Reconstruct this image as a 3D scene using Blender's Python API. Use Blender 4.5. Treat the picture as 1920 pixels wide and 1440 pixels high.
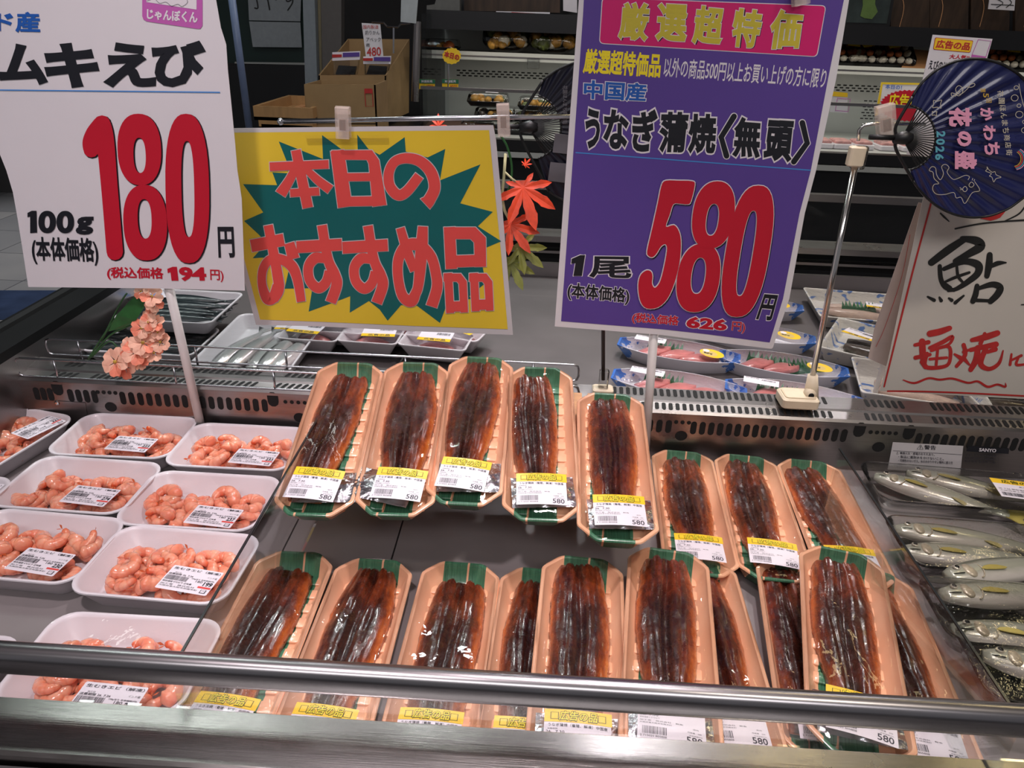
import bpy, math, random
import numpy as np
from mathutils import Vector, Matrix, noise

S = bpy.context.scene
COL = S.collection
for _o in list(bpy.data.objects):
    bpy.data.objects.remove(_o, do_unlink=True)

# ------------------------------------------------------------------ camera
CAM = Vector((0, 0, 1.35))
FPX = 1390.0
_p, _y, _r = math.radians(26.5), math.radians(1.8), math.radians(2.1)
FWD = Vector((-math.sin(_y) * math.cos(_p), math.cos(_y) * math.cos(_p), -math.sin(_p)))
_r0 = Vector((math.cos(_y), math.sin(_y), 0))
_u0 = _r0.cross(FWD)
CR = _r0 * math.cos(_r) + _u0 * math.sin(_r)
CU = -_r0 * math.sin(_r) + _u0 * math.cos(_r)
cam = bpy.data.cameras.new('camera')
cam.sensor_fit = 'HORIZONTAL'
cam.sensor_width = 36
cam.lens = 36 * FPX / 1920
cam.clip_start = 0.02
cam_o = bpy.data.objects.new('camera', cam)
M = Matrix((CR, CU, -FWD)).transposed().to_4x4()
M.translation = CAM
cam_o.matrix_world = M
COL.objects.link(cam_o)
S.camera = cam_o

# ------------------------------------------------------------------ view, world
S.view_settings.view_transform = 'Standard'
S.view_settings.look = 'None'
S.view_settings.exposure = 0.0
S.view_settings.gamma = 1
S.view_settings.use_curve_mapping = False
w = bpy.data.worlds.new('store_air')
S.world = w
w.use_nodes = True
w.node_tree.nodes['Background'].inputs[0].default_value = (0.95, 0.93, 1.0, 1)
w.node_tree.nodes['Background'].inputs[1].default_value = 0.16

# ------------------------------------------------------------------ lamps of the shop ceiling
def area(name, loc, sx, sy, power, col=(1, 1, 1), rot=(0, 0, 0), spread=180):
    l = bpy.data.lights.new(name, 'AREA')
    l.shape = 'RECTANGLE'
    l.size, l.size_y = sx, sy
    l.energy, l.color = power, col
    l.spread = math.radians(spread)
    o = bpy.data.objects.new(name, l)
    o.location, o.rotation_euler = loc, rot
    COL.objects.link(o)
    return o

def spot(name, loc, target, power, col=(1, 1, 1), size=50, blend=.6, r=.04):
    l = bpy.data.lights.new(name, 'SPOT')
    l.energy, l.color = power, col
    l.spot_size, l.spot_blend, l.shadow_soft_size = math.radians(size), blend, r
    o = bpy.data.objects.new(name, l)
    o.location = loc
    o.rotation_euler = (Vector(target) - Vector(loc)).to_track_quat('-Z', 'Y').to_euler()
    COL.objects.link(o)
    return o

PINK = (1, .86, .89)
WARM = (1, .80, .42)
COOL = (.88, 1, .95)
# tube lamps over the fish island and the aisle behind it
for x in (-1.58, -1.40, -1.22, -1.05, -.92):
    area('ceiling_tube_lamp', (x, 1.80, 2.7), .05, .5, 1.1, COOL)
area('ceiling_tube_lamp', (.40, 1.82, 2.7), .10, .5, 4, (1, .95, 1))
area('ceiling_tube_lamp', (.98, 1.85, 2.7), .08, .5, 1.8, WARM)
area('ceiling_tube_lamp', (1.77, 1.88, 2.7), .08, .5, 2.4, WARM)
# small track lamps that glint on the wrapped packs
for x, y in ((.34, 2.28), (-.97, 2.34), (1.42, 2.74), (.1, 2.9)):
    area('track_lamp', (x, y, 2.66), .07, .07, 3.5, (1, .97, 1))
# spotlights trained on the fresh fish
spot('fish_spotlight', (-.45, .15, 2.65), (-.4, .75, .78), 62, PINK, 46, .8, .07)
spot('fish_spotlight', (.15, .95, 2.65), (.1, .75, .80), 62, PINK, 46, .8, .05)
spot('fish_spotlight', (.75, .2, 2.65), (.55, .8, .78), 40, (1, .88, .76), 46, .8, .07)
spot('fish_spotlight', (-.3, 2.0, 2.65), (-.3, 1.35, .8), 70, (.92, 1, .98), 50, .8, .06)
spot('fish_spotlight', (.6, 1.9, 2.65), (.6, 1.35, .8), 64, (1, .95, .92), 50, .8, .06)
spot('unseen_aisle_lamp', (-3.0, 4.6, 2.7), (-3.0, 4.2, 0), 420, (.95, .98, 1), 75, .8, .05)  # added to brighten the dark floor tiles at left; no lamp seen there
# general light of the customers' aisle, which falls on the faces of the price boards
area('unseen_aisle_lamp', (0, -1.2, 2.7), 2.4, .5, 23, (1, .95, .97), (math.radians(35), 0, 0))

# ------------------------------------------------------------------ pixel -> place
def ray(x, y):
    return FWD + CR * ((x - 960) / FPX) + CU * ((720 - y) / FPX)

def atz(x, y, z):
    d = ray(x, y)
    return CAM + d * ((z - CAM.z) / d.z)

def aty(x, y, Y):
    d = ray(x, y)
    return CAM + d * (Y / d.y)

class Plane:
    """A flat standing board: p(px,py,off) is the spot of the board seen at that pixel, off metres in front of it."""
    def __init__(s, o, n):
        s.o, s.n = Vector(o), Vector(n).normalized()
    def p(s, x, y, off=0):
        d = ray(x, y)
        t = (s.o - CAM).dot(s.n) / d.dot(s.n)
        return CAM + d * t + s.n * off

def standing(Y, tilt=0, yaw=0):
    t, a = math.radians(tilt), math.radians(yaw)
    return Plane((0, Y, 1.1), (math.sin(a), -math.cos(a) * math.cos(t), math.sin(t)))

def quad(pl, *q):
    """Map of the unit square onto a four-cornered patch of a board; corners TL TR BR BL as pixels, or x0,y0,x1,y1."""
    if len(q) == 4 and not hasattr(q[0], '__len__'):
        x0, y0, x1, y1 = q
        q = ((x0, y0), (x1, y0), (x1, y1), (x0, y1))
    a, b, c, d = [Vector(v) for v in q]
    def f(u, v, off=0):
        t = a.lerp(b, u)
        e = d.lerp(c, u)
        m = e.lerp(t, v)
        return pl.p(m.x, m.y, off)
    return f

# ------------------------------------------------------------------ mesh builder
class MB:
    def __init__(s):
        s.V, s.F, s.I, s.M = [], [], [], []
    def mi(s, m):
        if m not in s.M:
            s.M.append(m)
        return s.M.index(m)
    def add(s, V, F, m):
        k, i = len(s.V), s.mi(m)
        s.V += [Vector(v) for v in V]
        for f in F:
            s.F.append([k + j for j in f])
            s.I.append(i)
        return s
    def box(s, c, d, m, R=None):
        c = Vector(c)
        V = []
        for x in (-.5, .5):
            for y in (-.5, .5):
                for z in (-.5, .5):
                    v = Vector((x * d[0], y * d[1], z * d[2]))
                    V.append(c + (R @ v if R else v))
        return s.add(V, [(0, 1, 3, 2), (4, 6, 7, 5), (0, 4, 5, 1), (2, 3, 7, 6), (0, 2, 6, 4), (1, 5, 7, 3)], m)
    def rbox(s, c, d, m, r=.004, R=None, n=3):
        """box with rounded vertical edges and softened top"""
        c = Vector(c)
        L = []
        for z, k in ((-.5, -r * .4), (-.5 + .4 * r / d[2], 0), (.5 - .4 * r / d[2], 0), (.5, -r * .4)):
            L.append([(x, y, z * d[2]) for x, y in rrect(d[0] + 2 * k, d[1] + 2 * k, r, n)])
        L = [[c + (R @ Vector(v) if R else Vector(v)) for v in l] for l in L]
        return s.loft(L, m, True, True)
    def loft(s, L, m, cap0=False, cap1=False, closed=True):
        n = len(L[0])
        V = [v for l in L for v in l]
        F = []
        for i in range(len(L) - 1):
            for j in range(n if closed else n - 1):
                k = (j + 1) % n
                F.append((i * n + j, i * n + k, (i + 1) * n + k, (i + 1) * n + j))
        if cap0:
            F.append(tuple(range(n - 1, -1, -1)))
        if cap1:
            F.append(tuple(range((len(L) - 1) * n, len(L) * n)))
        return s.add(V, F, m)
    def tube(s, P, r, m, n=8, closed=False):
        P = [Vector(p) for p in P]
        R = r if hasattr(r, '__len__') else [r] * len(P)
        L, prev = [], None
        N = len(P)
        for i, p in enumerate(P):
            a = P[(i - 1) % N] if closed or i else p
            b = P[(i + 1) % N] if closed or i < N - 1 else p
            t = (b - a).normalized()
            if prev is None:
                u = t.orthogonal().normalized()
            else:
                u = prev - t * prev.dot(t)
                u = u.normalized() if u.length > 1e-6 else t.orthogonal().normalized()
            prev = u
            v = t.cross(u)
            L.append([p + (u * math.cos(2 * math.pi * k / n) + v * math.sin(2 * math.pi * k / n)) * R[i] for k in range(n)])
        if closed:
            L.append(L[0])
        return s.loft(L, m, not closed, not closed)
    def poly(s, P, m):
        return s.add(P, [tuple(range(len(P)))], m)
    def slab(s, P, d, m, me=None):
        """flat sheet: outline P, thickness vector d"""
        P = [Vector(p) for p in P]
        d = Vector(d)
        n = len(P)
        s.add(P, [tuple(range(n))], m)
        s.add([p + d for p in P], [tuple(range(n - 1, -1, -1))], me or m)
        return s.add(P + [p + d for p in P], [(i, (i + 1) % n, n + (i + 1) % n, n + i) for i in range(n)], me or m)
    def ball(s, c, r, m, n=10, k=6):
        c = Vector(c)
        r = r if hasattr(r, '__len__') else (r, r, r)
        L = [[c + Vector((r[0] * math.sin(a) * math.cos(b), r[1] * math.sin(a) * math.sin(b), r[2] * math.cos(a)))
              for b in [2 * math.pi * j / n for j in range(n)]] for a in [math.pi * (i + .02) / (k + .04) for i in range(k + 1)]]
        return s.loft(L, m, True, True)
    def build(s, name, parent=None, smooth=False, local=False, me_only=False):
        off = Vector((0, 0, 0))
        q = None if local else parent
        while q is not None:
            off = off + q.location
            q = q.parent
        me = bpy.data.meshes.new(name)
        me.from_pydata([v - off for v in s.V], [], s.F)
        for m in s.M:
            me.materials.append(m)
        me.polygons.foreach_set('material_index', s.I)
        me.polygons.foreach_set('use_smooth', [bool(smooth)] * len(s.F))
        me.update()
        if me_only:
            return me
        return put(name, me, parent)

def put(name, me, parent=None):
    o = bpy.data.objects.new(name, me)
    COL.objects.link(o)
    if parent:
        o.parent = parent
    return o

def tag(o, label=None, cat=None, group=None, kind=None):
    for k, v in (('label', label), ('category', cat), ('group', group), ('kind', kind)):
        if v:
            o[k] = v
    return o

def thing(name, label, cat, loc=(0, 0, 0), group=None, mat=None):
    o = bpy.data.objects.new(name, None)
    o.empty_display_size = .02
    COL.objects.link(o)
    if mat is not None:
        o.matrix_world = mat
    else:
        o.location = loc
    return tag(o, label, cat, group)

def autosmooth(o, ang=35):
    me = o.data
    me.polygons.foreach_set('use_smooth', [True] * len(me.polygons))
    try:
        me.set_sharp_from_angle(angle=math.radians(ang))
    except Exception:
        pass
    return o

def rrect(w, h, r, n=4):
    P = []
    for cx, cy, a0 in ((w / 2 - r, h / 2 - r, 0), (-w / 2 + r, h / 2 - r, 90), (-w / 2 + r, -h / 2 + r, 180), (w / 2 - r, -h / 2 + r, 270)):
        for i in range(n + 1):
            a = math.radians(a0 + 90 * i / n)
            P.append((cx + r * math.cos(a), cy + r * math.sin(a)))
    return P

def spline(P, n=8, closed=False):
    """Catmull-Rom through 2-D or 3-D points (extra columns ride along)"""
    P = [Vector(p) for p in P]
    N = len(P)
    out = []
    for i in range(N if closed else N - 1):
        g = lambda k: P[k % N] if closed else P[max(0, min(N - 1, k))]
        a, b, c, d = g(i - 1), g(i), g(i + 1), g(i + 2)
        for j in range(n):
            t = j / n
            out.append(.5 * ((2 * b) + (c - a) * t + (2 * a - 5 * b + 4 * c - d) * t * t + (3 * b - a - 3 * c + d) * t ** 3))
    if not closed:
        out.append(P[-1])
    return out

# ------------------------------------------------------------------ lettering
_cache = {}
def glyphs(body, bold=0.0, shear=0.0):
    """outline lettering as a mesh; bold swells every contour outwards by that much of the letter size"""
    k = (body, round(bold, 4), shear)
    if k not in _cache:
        c = bpy.data.curves.new('lettering', 'FONT')
        c.body = body
        c.shear = shear
        c.resolution_u = 3
        c.fill_mode = 'FRONT' if bold == 0 else 'BOTH'
        c.bevel_depth = bold
        c.bevel_resolution = 0
        o = bpy.data.objects.new('lettering', c)
        COL.objects.link(o)
        me = bpy.data.meshes.new_from_object(o.evaluated_get(bpy.context.evaluated_depsgraph_get()))
        V = np.empty(len(me.vertices) * 3)
        me.vertices.foreach_get('co', V)
        V = V.reshape(-1, 3)
        if bold:
            V[:, 2] /= bold
        F = [tuple(p.vertices) for p in me.polygons if all(V[i, 2] > -.5 for i in p.vertices)]
        bpy.data.objects.remove(o)
        bpy.data.meshes.remove(me)
        bpy.data.curves.remove(c)
        _cache[k] = (V, F)
    return _cache[k]

def text(mb, body, fn, m, bold=.0, off=.0006, rim=None, shear=0.0):
    """lettering laid on a surface map fn(u,v,off); rim = ((material, extra weight), ...) drawn beneath"""
    V, F = glyphs(body, bold, shear)
    if not len(V):
        return
    lo, hi = V.min(0), V.max(0)
    d = np.maximum(hi - lo, 1e-6)
    n = len(rim or ())
    for i, (rm, ex) in enumerate(rim or ()):
        W, G = glyphs(body, bold + ex, shear)
        z = W[:, 2]
        W = (W - lo) / d
        mb.add([fn(a[0], a[1], off + .0002 * i + 4e-5 * h) for a, h in zip(W, z)], G, rm)
    W = (V - lo) / d
    mb.add([fn(a[0], a[1], off + .0002 * n + 4e-5 * h) for a, h in zip(W, V[:, 2])], F, m)

STEP = 4e-6
_strokes = []
def stroke(mb, P, wd, pf, m, off=.0006, smooth=True, closed=False, n=6):
    """pen or brush stroke through pixels P; wd = width in pixels (one, or one per point); pf(px,py,off) -> place"""
    W = wd if hasattr(wd, '__len__') else [wd] * len(P)
    Q = [Vector((p[0], p[1], w_)) for p, w_ in zip(P, W)]
    if smooth and len(Q) > 2:
        Q = spline(Q, n, closed)
    if closed:
        Q = list(Q) + [Q[0]]
    N = len(Q)
    _strokes.append(1)
    off = off + 2.5e-6 * (len(_strokes) % 50)
    A = []
    for i in range(N):
        a = Q[i - 1] if i else (Q[-2] if closed else Q[0])
        b = Q[i + 1] if i < N - 1 else (Q[1] if closed else Q[-1])
        t = Vector((b.x - a.x, b.y - a.y))
        t = t.normalized() if t.length > 1e-6 else Vector((1, 0))
        h = max(Q[i].z, .2) / 2
        A.append(((Q[i].x - t.y * h, Q[i].y + t.x * h), (Q[i].x + t.y * h, Q[i].y - t.x * h)))
    for i in range(N - 1):
        e = off + STEP * i
        mb.add([pf(*A[i][0], e), pf(*A[i + 1][0], e), pf(*A[i + 1][1], e), pf(*A[i][1], e)], [(0, 1, 2, 3)], m)
    ends = [] if closed else [Q[0], Q[-1]]
    if not smooth:
        ends = Q
    for k_, e in enumerate(ends):
        mb.poly([pf(e.x + e.z / 2 * math.cos(a), e.y + e.z / 2 * math.sin(a), off + STEP * (N + 1 + k_)) for a in [2 * math.pi * k / 12 for k in range(12)]], m)

_rings = []
def ring(mb, oc, orx, ory, ic, irx, iry, pf, m, off=.0006, sk=0.0, ex=2.6, n=40, grow=0.0):
    """fat numeral bowl: outer oval minus inner oval, in pixels; sk shears it"""
    L = []
    for (cx, cy), rx, ry in ((oc, orx + grow, ory + grow), (ic, max(irx - grow, .5), max(iry - grow, .5))):
        l = []
        for k in range(n):
            a = 2 * math.pi * k / n
            c, s_ = math.cos(a), math.sin(a)
            x = rx * math.copysign(abs(c) ** (2 / ex), c)
            y = ry * math.copysign(abs(s_) ** (2 / ex), s_)
            l.append(pf(cx + x - sk * y, cy + y, off + STEP * 30 * (len(_rings) % 3 + 1)))
        L.append(l)
    _rings.append(1)
    k = n
    for j in range(k):
        mb.add([L[0][j], L[0][(j + 1) % k], L[1][(j + 1) % k], L[1][j]], [(0, 1, 2, 3)], m)

# ------------------------------------------------------------------ materials
def C(r, g, b):
    f = lambda c: (c / 255 / 12.92) if c / 255 <= .04045 else ((c / 255 + .055) / 1.055) ** 2.4
    return (f(r), f(g), f(b), 1)

def nd(t, k, **kw):
    n = t.nodes.new(k)
    for a, v in kw.items():
        setattr(n, a, v)
    return n

def base(name):
    m = bpy.data.materials.new(name)
    m.use_nodes = True
    t = m.node_tree
    return m, t, t.nodes['Principled BSDF']

def noise_fac(t, scale, detail=4, coord='Object', stretch=None, rough=.55):
    tc = nd(t, 'ShaderNodeTexCoord')
    n = nd(t, 'ShaderNodeTexNoise')
    n.inputs['Scale'].default_value = scale
    n.inputs['Detail'].default_value = detail
    n.inputs['Roughness'].default_value = rough
    if stretch:
        mp = nd(t, 'ShaderNodeMapping')
        mp.inputs['Scale'].default_value = stretch
        t.links.new(tc.outputs[coord], mp.inputs[0])
        t.links.new(mp.outputs[0], n.inputs['Vector'])
    else:
        t.links.new(tc.outputs[coord], n.inputs['Vector'])
    return n.outputs['Fac']

def ramp(t, fac, stops):
    r = nd(t, 'ShaderNodeValToRGB')
    e = r.color_ramp.elements
    while len(e) < len(stops):
        e.new(.5)
    for x, (p, c) in zip(e, stops):
        x.position, x.color = p, c
    t.links.new(fac, r.inputs[0])
    return r.outputs[0]

def mix(t, fac, a, b, blend='MIX'):
    n = nd(t, 'ShaderNodeMix', data_type='RGBA', blend_type=blend)
    for s, v in ((n.inputs[0], fac), (n.inputs[6], a), (n.inputs[7], b)):
        if isinstance(v, (float, int, tuple)):
            s.default_value = v
        else:
            t.links.new(v, s)
    return n.outputs[2]

def math_(t, op, a, b=0.0, c=None):
    n = nd(t, 'ShaderNodeMath', operation=op)
    for s, v in zip(n.inputs, (a, b, c)):
        if v is None:
            continue
        if isinstance(v, (float, int)):
            s.default_value = v
        else:
            t.links.new(v, s)
    return n.outputs[0]

def bump(t, b, h, dist=.001, strength=.5):
    n = nd(t, 'ShaderNodeBump')
    n.inputs['Strength'].default_value = strength
    n.inputs['Distance'].default_value = dist
    t.links.new(h, n.inputs['Height'])
    t.links.new(n.outputs[0], b.inputs['Normal'])

def mat(name, col, rough=.5, metal=0.0, var=.06, scale=40, spec=.5, coat=0.0, bmp=0.0, sss=0.0, trans=0.0, stretch=None):
    m, t, b = base(name)
    f = noise_fac(t, scale, 3, stretch=stretch)
    lo = tuple(c * (1 - var) for c in col[:3]) + (1,)
    hi = tuple(min(1, c * (1 + var)) for c in col[:3]) + (1,)
    t.links.new(ramp(t, f, ((.3, lo), (.7, hi))), b.inputs['Base Color'])
    b.inputs['Roughness'].default_value = rough
    b.inputs['Metallic'].default_value = metal
    b.inputs['Specular IOR Level'].default_value = spec
    b.inputs['Coat Weight'].default_value = coat
    b.inputs['Coat Roughness'].default_value = .08
    if sss:
        b.inputs['Subsurface Weight'].default_value = sss
        b.inputs['Subsurface Radius'].default_value = (.012, .005, .003)
        b.inputs['Subsurface Scale'].default_value = .5
    if bmp:
        bump(t, b, f, bmp, .6)
    return m

def film(name, k=1.0, rough=.04, bscale=60, bdist=.0006, ior=1.4, tint=(1, 1, 1, 1)):
    """thin clear plastic: see-through with a crinkled gloss"""
    m = bpy.data.materials.new(name)
    m.use_nodes = True
    t = m.node_tree
    t.nodes.clear()
    o = nd(t, 'ShaderNodeOutputMaterial')
    mx = nd(t, 'ShaderNodeMixShader')
    tr = nd(t, 'ShaderNodeBsdfTransparent')
    tr.inputs[0].default_value = tint
    g = nd(t, 'ShaderNodeBsdfGlossy')
    g.inputs['Roughness'].default_value = rough
    fr = nd(t, 'ShaderNodeFresnel')
    fr.inputs[0].default_value = ior
    f = noise_fac(t, bscale, 3)
    bp = nd(t, 'ShaderNodeBump')
    bp.inputs['Strength'].default_value = .7
    bp.inputs['Distance'].default_value = bdist
    t.links.new(f, bp.inputs['Height'])
    t.links.new(bp.outputs[0], g.inputs['Normal'])
    t.links.new(bp.outputs[0], fr.inputs['Normal'])
    t.links.new(math_(t, 'MULTIPLY', fr.outputs[0], k), mx.inputs[0])
    t.links.new(tr.outputs[0], mx.inputs[1])
    t.links.new(g.outputs[0], mx.inputs[2])
    t.links.new(mx.outputs[0], o.inputs[0])
    return m

def steel(name, col, rough=.28, stretch=(2, 60, 60), bd=.0002, var=.12):
    m, t, b = base(name)
    f = noise_fac(t, 12, 5, stretch=stretch)
    g = noise_fac(t, 9, 6)
    lo = tuple(c * (1 - var) for c in col[:3]) + (1,)
    hi = tuple(min(1, c * (1 + var)) for c in col[:3]) + (1,)
    c1 = ramp(t, f, ((.3, lo), (.7, hi)))
    t.links.new(mix(t, g, c1, tuple(c * .8 for c in col[:3]) + (1,)), b.inputs['Base Color'])
    b.inputs['Metallic'].default_value = 1
    t.links.new(math_(t, 'MULTIPLY_ADD', g, .3, rough - .12), b.inputs['Roughness'])
    bump(t, b, f, bd, .5)
    return m

def milky(name, col, alpha, rough=.2):
    m = mat(name, col, rough, 0, .06, 60, coat=.3)
    m.node_tree.nodes['Principled BSDF'].inputs['Alpha'].default_value = alpha
    return m

K = {}
K['steel'] = steel('brushed_steel', C(156, 152, 151))
K['ledge'] = steel('scuffed_ledge_steel', C(168, 165, 162), .20)
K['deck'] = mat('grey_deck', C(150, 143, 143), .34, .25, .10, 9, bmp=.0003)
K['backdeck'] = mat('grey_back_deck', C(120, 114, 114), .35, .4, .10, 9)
K['rail'] = mat('anthracite_rail', C(165, 162, 164), .27, 1, .12, 60, stretch=(.2, 3, 3))
K['rubber'] = mat('black_rubber', C(16, 17, 18), .6, 0, .15, spec=.2)
K['hole'] = mat('slot_dark', C(10, 10, 11), .8, 0, .1)
K['black'] = mat('black_paint', C(16, 16, 18), .45, 0, .15)
K['wire'] = mat('chrome_wire', C(190, 190, 195), .2, 1, .05)
K['chrome'] = mat('chrome', C(215, 212, 208), .14, 1, .05)
K['frontglass'] = film('front_clear_glass', .12, .02, 5, .0001, 1.45)
K['acrylic'] = film('clear_acrylic', .3, .02, 5, .0001, 1.45, (.96, .98, .98, 1))
K['aedge'] = mat('acrylic_edge', C(38, 42, 44), .2, 0, .1)
K['film'] = film('cling_film', .8, .03, 38, .0008, 1.35)
K['film2'] = film('slack_film', 1.6, .05, 90, .0016, 1.45)
K['clearplastic'] = film('clear_tray_plastic', 1.5, .08, 70, .0012, 1.45, (.93, .94, .93, 1))
K['foam'] = mat('white_foam', C(226, 221, 226), .35, 0, .015, 25, coat=.25)
K['peach'] = mat('peach_foam', C(242, 180, 138), .32, 0, .04, 14, coat=.4)
K['paper'] = mat('white_paper', C(226, 222, 226), .55, 0, .02, 8)
K['cream'] = mat('cream_paper', C(203, 196, 186), .6, 0, .03, 8)
K['laminate'] = mat('laminate_border', C(205, 200, 202), .25, 0, .03, 8, coat=.3)
K['purple'] = mat('purple_print', C(90, 66, 150), .45, 0, .05, 6)
K['magenta'] = mat('magenta_print', C(216, 26, 112), .45, 0, .05, 6)
K['pinkbox'] = mat('mauve_print', C(196, 98, 180), .5, 0, .04, 6)
K['red'] = mat('red_print', C(196, 20, 46), .45, 0, .05, 6)
K['coral'] = mat('coral_print', C(222, 78, 74), .35, 0, .06, 8)
K['yellow'] = mat('yellow_print', C(226, 194, 52), .35, 0, .05, 5)
K['lemon'] = mat('lemon_print', C(250, 228, 40), .45, 0, .04, 6)
K['olive'] = mat('olive_gold_print', C(206, 190, 60), .45, 0, .05, 6)
K['teal'] = mat('teal_print', C(10, 98, 98), .35, 0, .08, 8)
K['ink'] = mat('black_ink', C(24, 26, 34), .45, 0, .1)
K['inkw'] = mat('white_ink', C(232, 226, 232), .5, 0, .02)
K['blue'] = mat('blue_ink', C(32, 92, 178), .45, 0, .06)
K['sky'] = mat('light_blue_ink', C(72, 140, 214), .45, 0, .06)
K['grey'] = mat('grey_ink', C(110, 108, 114), .5, 0, .08)
K['labelyel'] = mat('label_yellow', C(250, 206, 48), .3, 0, .03)
K['label'] = mat('label_white', C(236, 230, 238), .3, 0, .01)
K['labink'] = mat('label_ink', C(58, 56, 66), .5, 0, .1)
K['olivein'] = mat('label_olive_ink', C(96, 92, 10), .5, 0, .1)
K['foil'] = mat('crumpled_foil', C(200, 200, 205), .22, 1, .15, 60, bmp=.004)
K['pole'] = mat('white_pole', C(214, 208, 206), .4, 0, .05)
K['cardb'] = mat('cardboard', C(158, 128, 88), .8, 0, .08, 12)
K['wood'] = mat('pale_wood', C(205, 150, 104), .55, 0, .14, 14, stretch=(1, 14, 14))
K['beige'] = mat('beige_plastic', C(222, 206, 180), .45, 0, .08, 30)
K['clip'] = milky('clear_clip_plastic', C(226, 210, 200), .30)
K['clipdark'] = mat('clip_spring', C(120, 84, 62), .35, .4, .2, 60)
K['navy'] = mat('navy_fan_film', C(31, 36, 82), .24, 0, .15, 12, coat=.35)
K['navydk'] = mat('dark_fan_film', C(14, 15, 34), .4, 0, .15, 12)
K['fanpink'] = mat('fan_pink_print', C(232, 160, 190), .5, 0, .04)
K['fancyan'] = mat('fan_cyan_print', C(92, 168, 186), .5, 0, .04)
K['fanline'] = mat('fan_line_print', C(198, 190, 170), .5, 0, .04)
K['fangold'] = mat('fan_gold_print', C(196, 160, 60), .5, 0, .04)
K['brush'] = mat('brush_ink', C(30, 30, 28), .5, 0, .2, 60)
K['brushred'] = mat('brush_red_ink', C(186, 46, 44), .5, 0, .12, 60)
K['maple'] = mat('red_maple_cloth', C(226, 70, 30), .5, 0, .22, 60)
K['maplegr'] = mat('green_maple_cloth', C(128, 132, 54), .5, 0, .2, 60)
K['stem'] = mat('stem_green', C(44, 84, 46), .5, 0, .2, 60)
K['stempale'] = mat('stem_pale', C(200, 196, 150), .5, 0, .1, 60)
K['petal'] = mat('peach_petal_cloth', C(255, 188, 162), .6, 0, .16, 90)
K['petaldk'] = mat('coral_petal_cloth', C(248, 140, 112), .6, 0, .16, 90)
K['leafgreen'] = mat('leaf_cloth', C(40, 92, 44), .45, 0, .25, 50)

def eel_mat():
    m, t, b = base('glazed_eel')
    tc = nd(t, 'ShaderNodeTexCoord')
    at = nd(t, 'ShaderNodeAttribute', attribute_name='edge')
    f1 = noise_fac(t, 42, 5, stretch=(1, .28, 1))
    f2 = noise_fac(t, 240, 4, stretch=(1, .35, 1))
    f3 = noise_fac(t, 130, 3)
    e = math_(t, 'POWER', at.outputs['Fac'], 2.2)
    k = math_(t, 'MULTIPLY_ADD', e, .55, math_(t, 'MULTIPLY_ADD', f1, 1.6, -.66))
    k = math_(t, 'ADD', k, math_(t, 'MULTIPLY_ADD', f2, .5, -.25))
    c = ramp(t, k, ((.0, C(30, 10, 9)), (.25, C(58, 21, 14)), (.5, C(110, 45, 21)), (.75, C(172, 84, 30)), (1, C(206, 128, 52))))
    t.links.new(c, b.inputs['Base Color'])
    t.links.new(math_(t, 'MULTIPLY_ADD', f3, .4, .06), b.inputs['Roughness'])
    b.inputs['Specular IOR Level'].default_value = .6
    b.inputs['Coat Weight'].default_value = .6
    b.inputs['Coat Roughness'].default_value = .12
    f4 = noise_fac(t, 620, 2)
    h = math_(t, 'ADD', math_(t, 'MULTIPLY', f2, .6), math_(t, 'MULTIPLY_ADD', f4, .28, math_(t, 'MULTIPLY', f3, .7)))
    bump(t, b, h, .0013, .7)
    return m
K['eel'] = eel_mat()

def peach_tray_mat():
    """peach foam with a printed green bamboo band, split by a thin peach line"""
    m, t, b = base('bamboo_print_peach_foam')
    tc = nd(t, 'ShaderNodeTexCoord')
    sx = nd(t, 'ShaderNodeSeparateXYZ')
    t.links.new(tc.outputs['Object'], sx.inputs[0])
    x, y = sx.outputs[0], sx.outputs[1]
    c = math_(t, 'MULTIPLY_ADD', y, .04, -.0015)
    d = math_(t, 'SUBTRACT', x, c)
    band = math_(t, 'LESS_THAN', math_(t, 'ABSOLUTE', d), .0235)
    d2 = math_(t, 'MULTIPLY_ADD', y, -.05, math_(t, 'ADD', d, .003))
    line = math_(t, 'GREATER_THAN', math_(t, 'ABSOLUTE', d2), .0011)
    fac = math_(t, 'MULTIPLY', band, line)
    f = noise_fac(t, 60, 3, stretch=(14, .6, 1))
    gr = ramp(t, f, ((.3, C(48, 98, 72)), (.7, C(82, 138, 106))))
    f2 = noise_fac(t, 18, 3)
    pe = ramp(t, f2, ((.3, C(236, 176, 138)), (.7, C(246, 194, 158))))
    t.links.new(mix(t, fac, pe, gr), b.inputs['Base Color'])
    b.inputs['Roughness'].default_value = .3
    b.inputs['Coat Weight'].default_value = .35
    b.inputs['Coat Roughness'].default_value = .15
    return m
K['peachtray'] = peach_tray_mat()

def shrimp_mat():
    m, t, b = base('raw_shrimp')
    f = noise_fac(t, 120, 4)
    at = nd(t, 'ShaderNodeAttribute', attribute_name='edge')
    f = noise_fac(t, 60, 4)
    c = ramp(t, f, ((.3, C(232, 134, 104)), (.52, C(240, 160, 130)), (.75, C(246, 190, 166))))
    t.links.new(mix(t, at.outputs['Fac'], c, C(222, 104, 62)), b.inputs['Base Color'])
    b.inputs['Roughness'].default_value = .18
    b.inputs['Coat Weight'].default_value = .5
    b.inputs['Subsurface Weight'].default_value = .6
    b.inputs['Subsurface Radius'].default_value = (.012, .005, .003)
    b.inputs['Subsurface Scale'].default_value = .8
    bump(t, b, f, .0008, .4)
    return m
K['shrimp'] = shrimp_mat()

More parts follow.
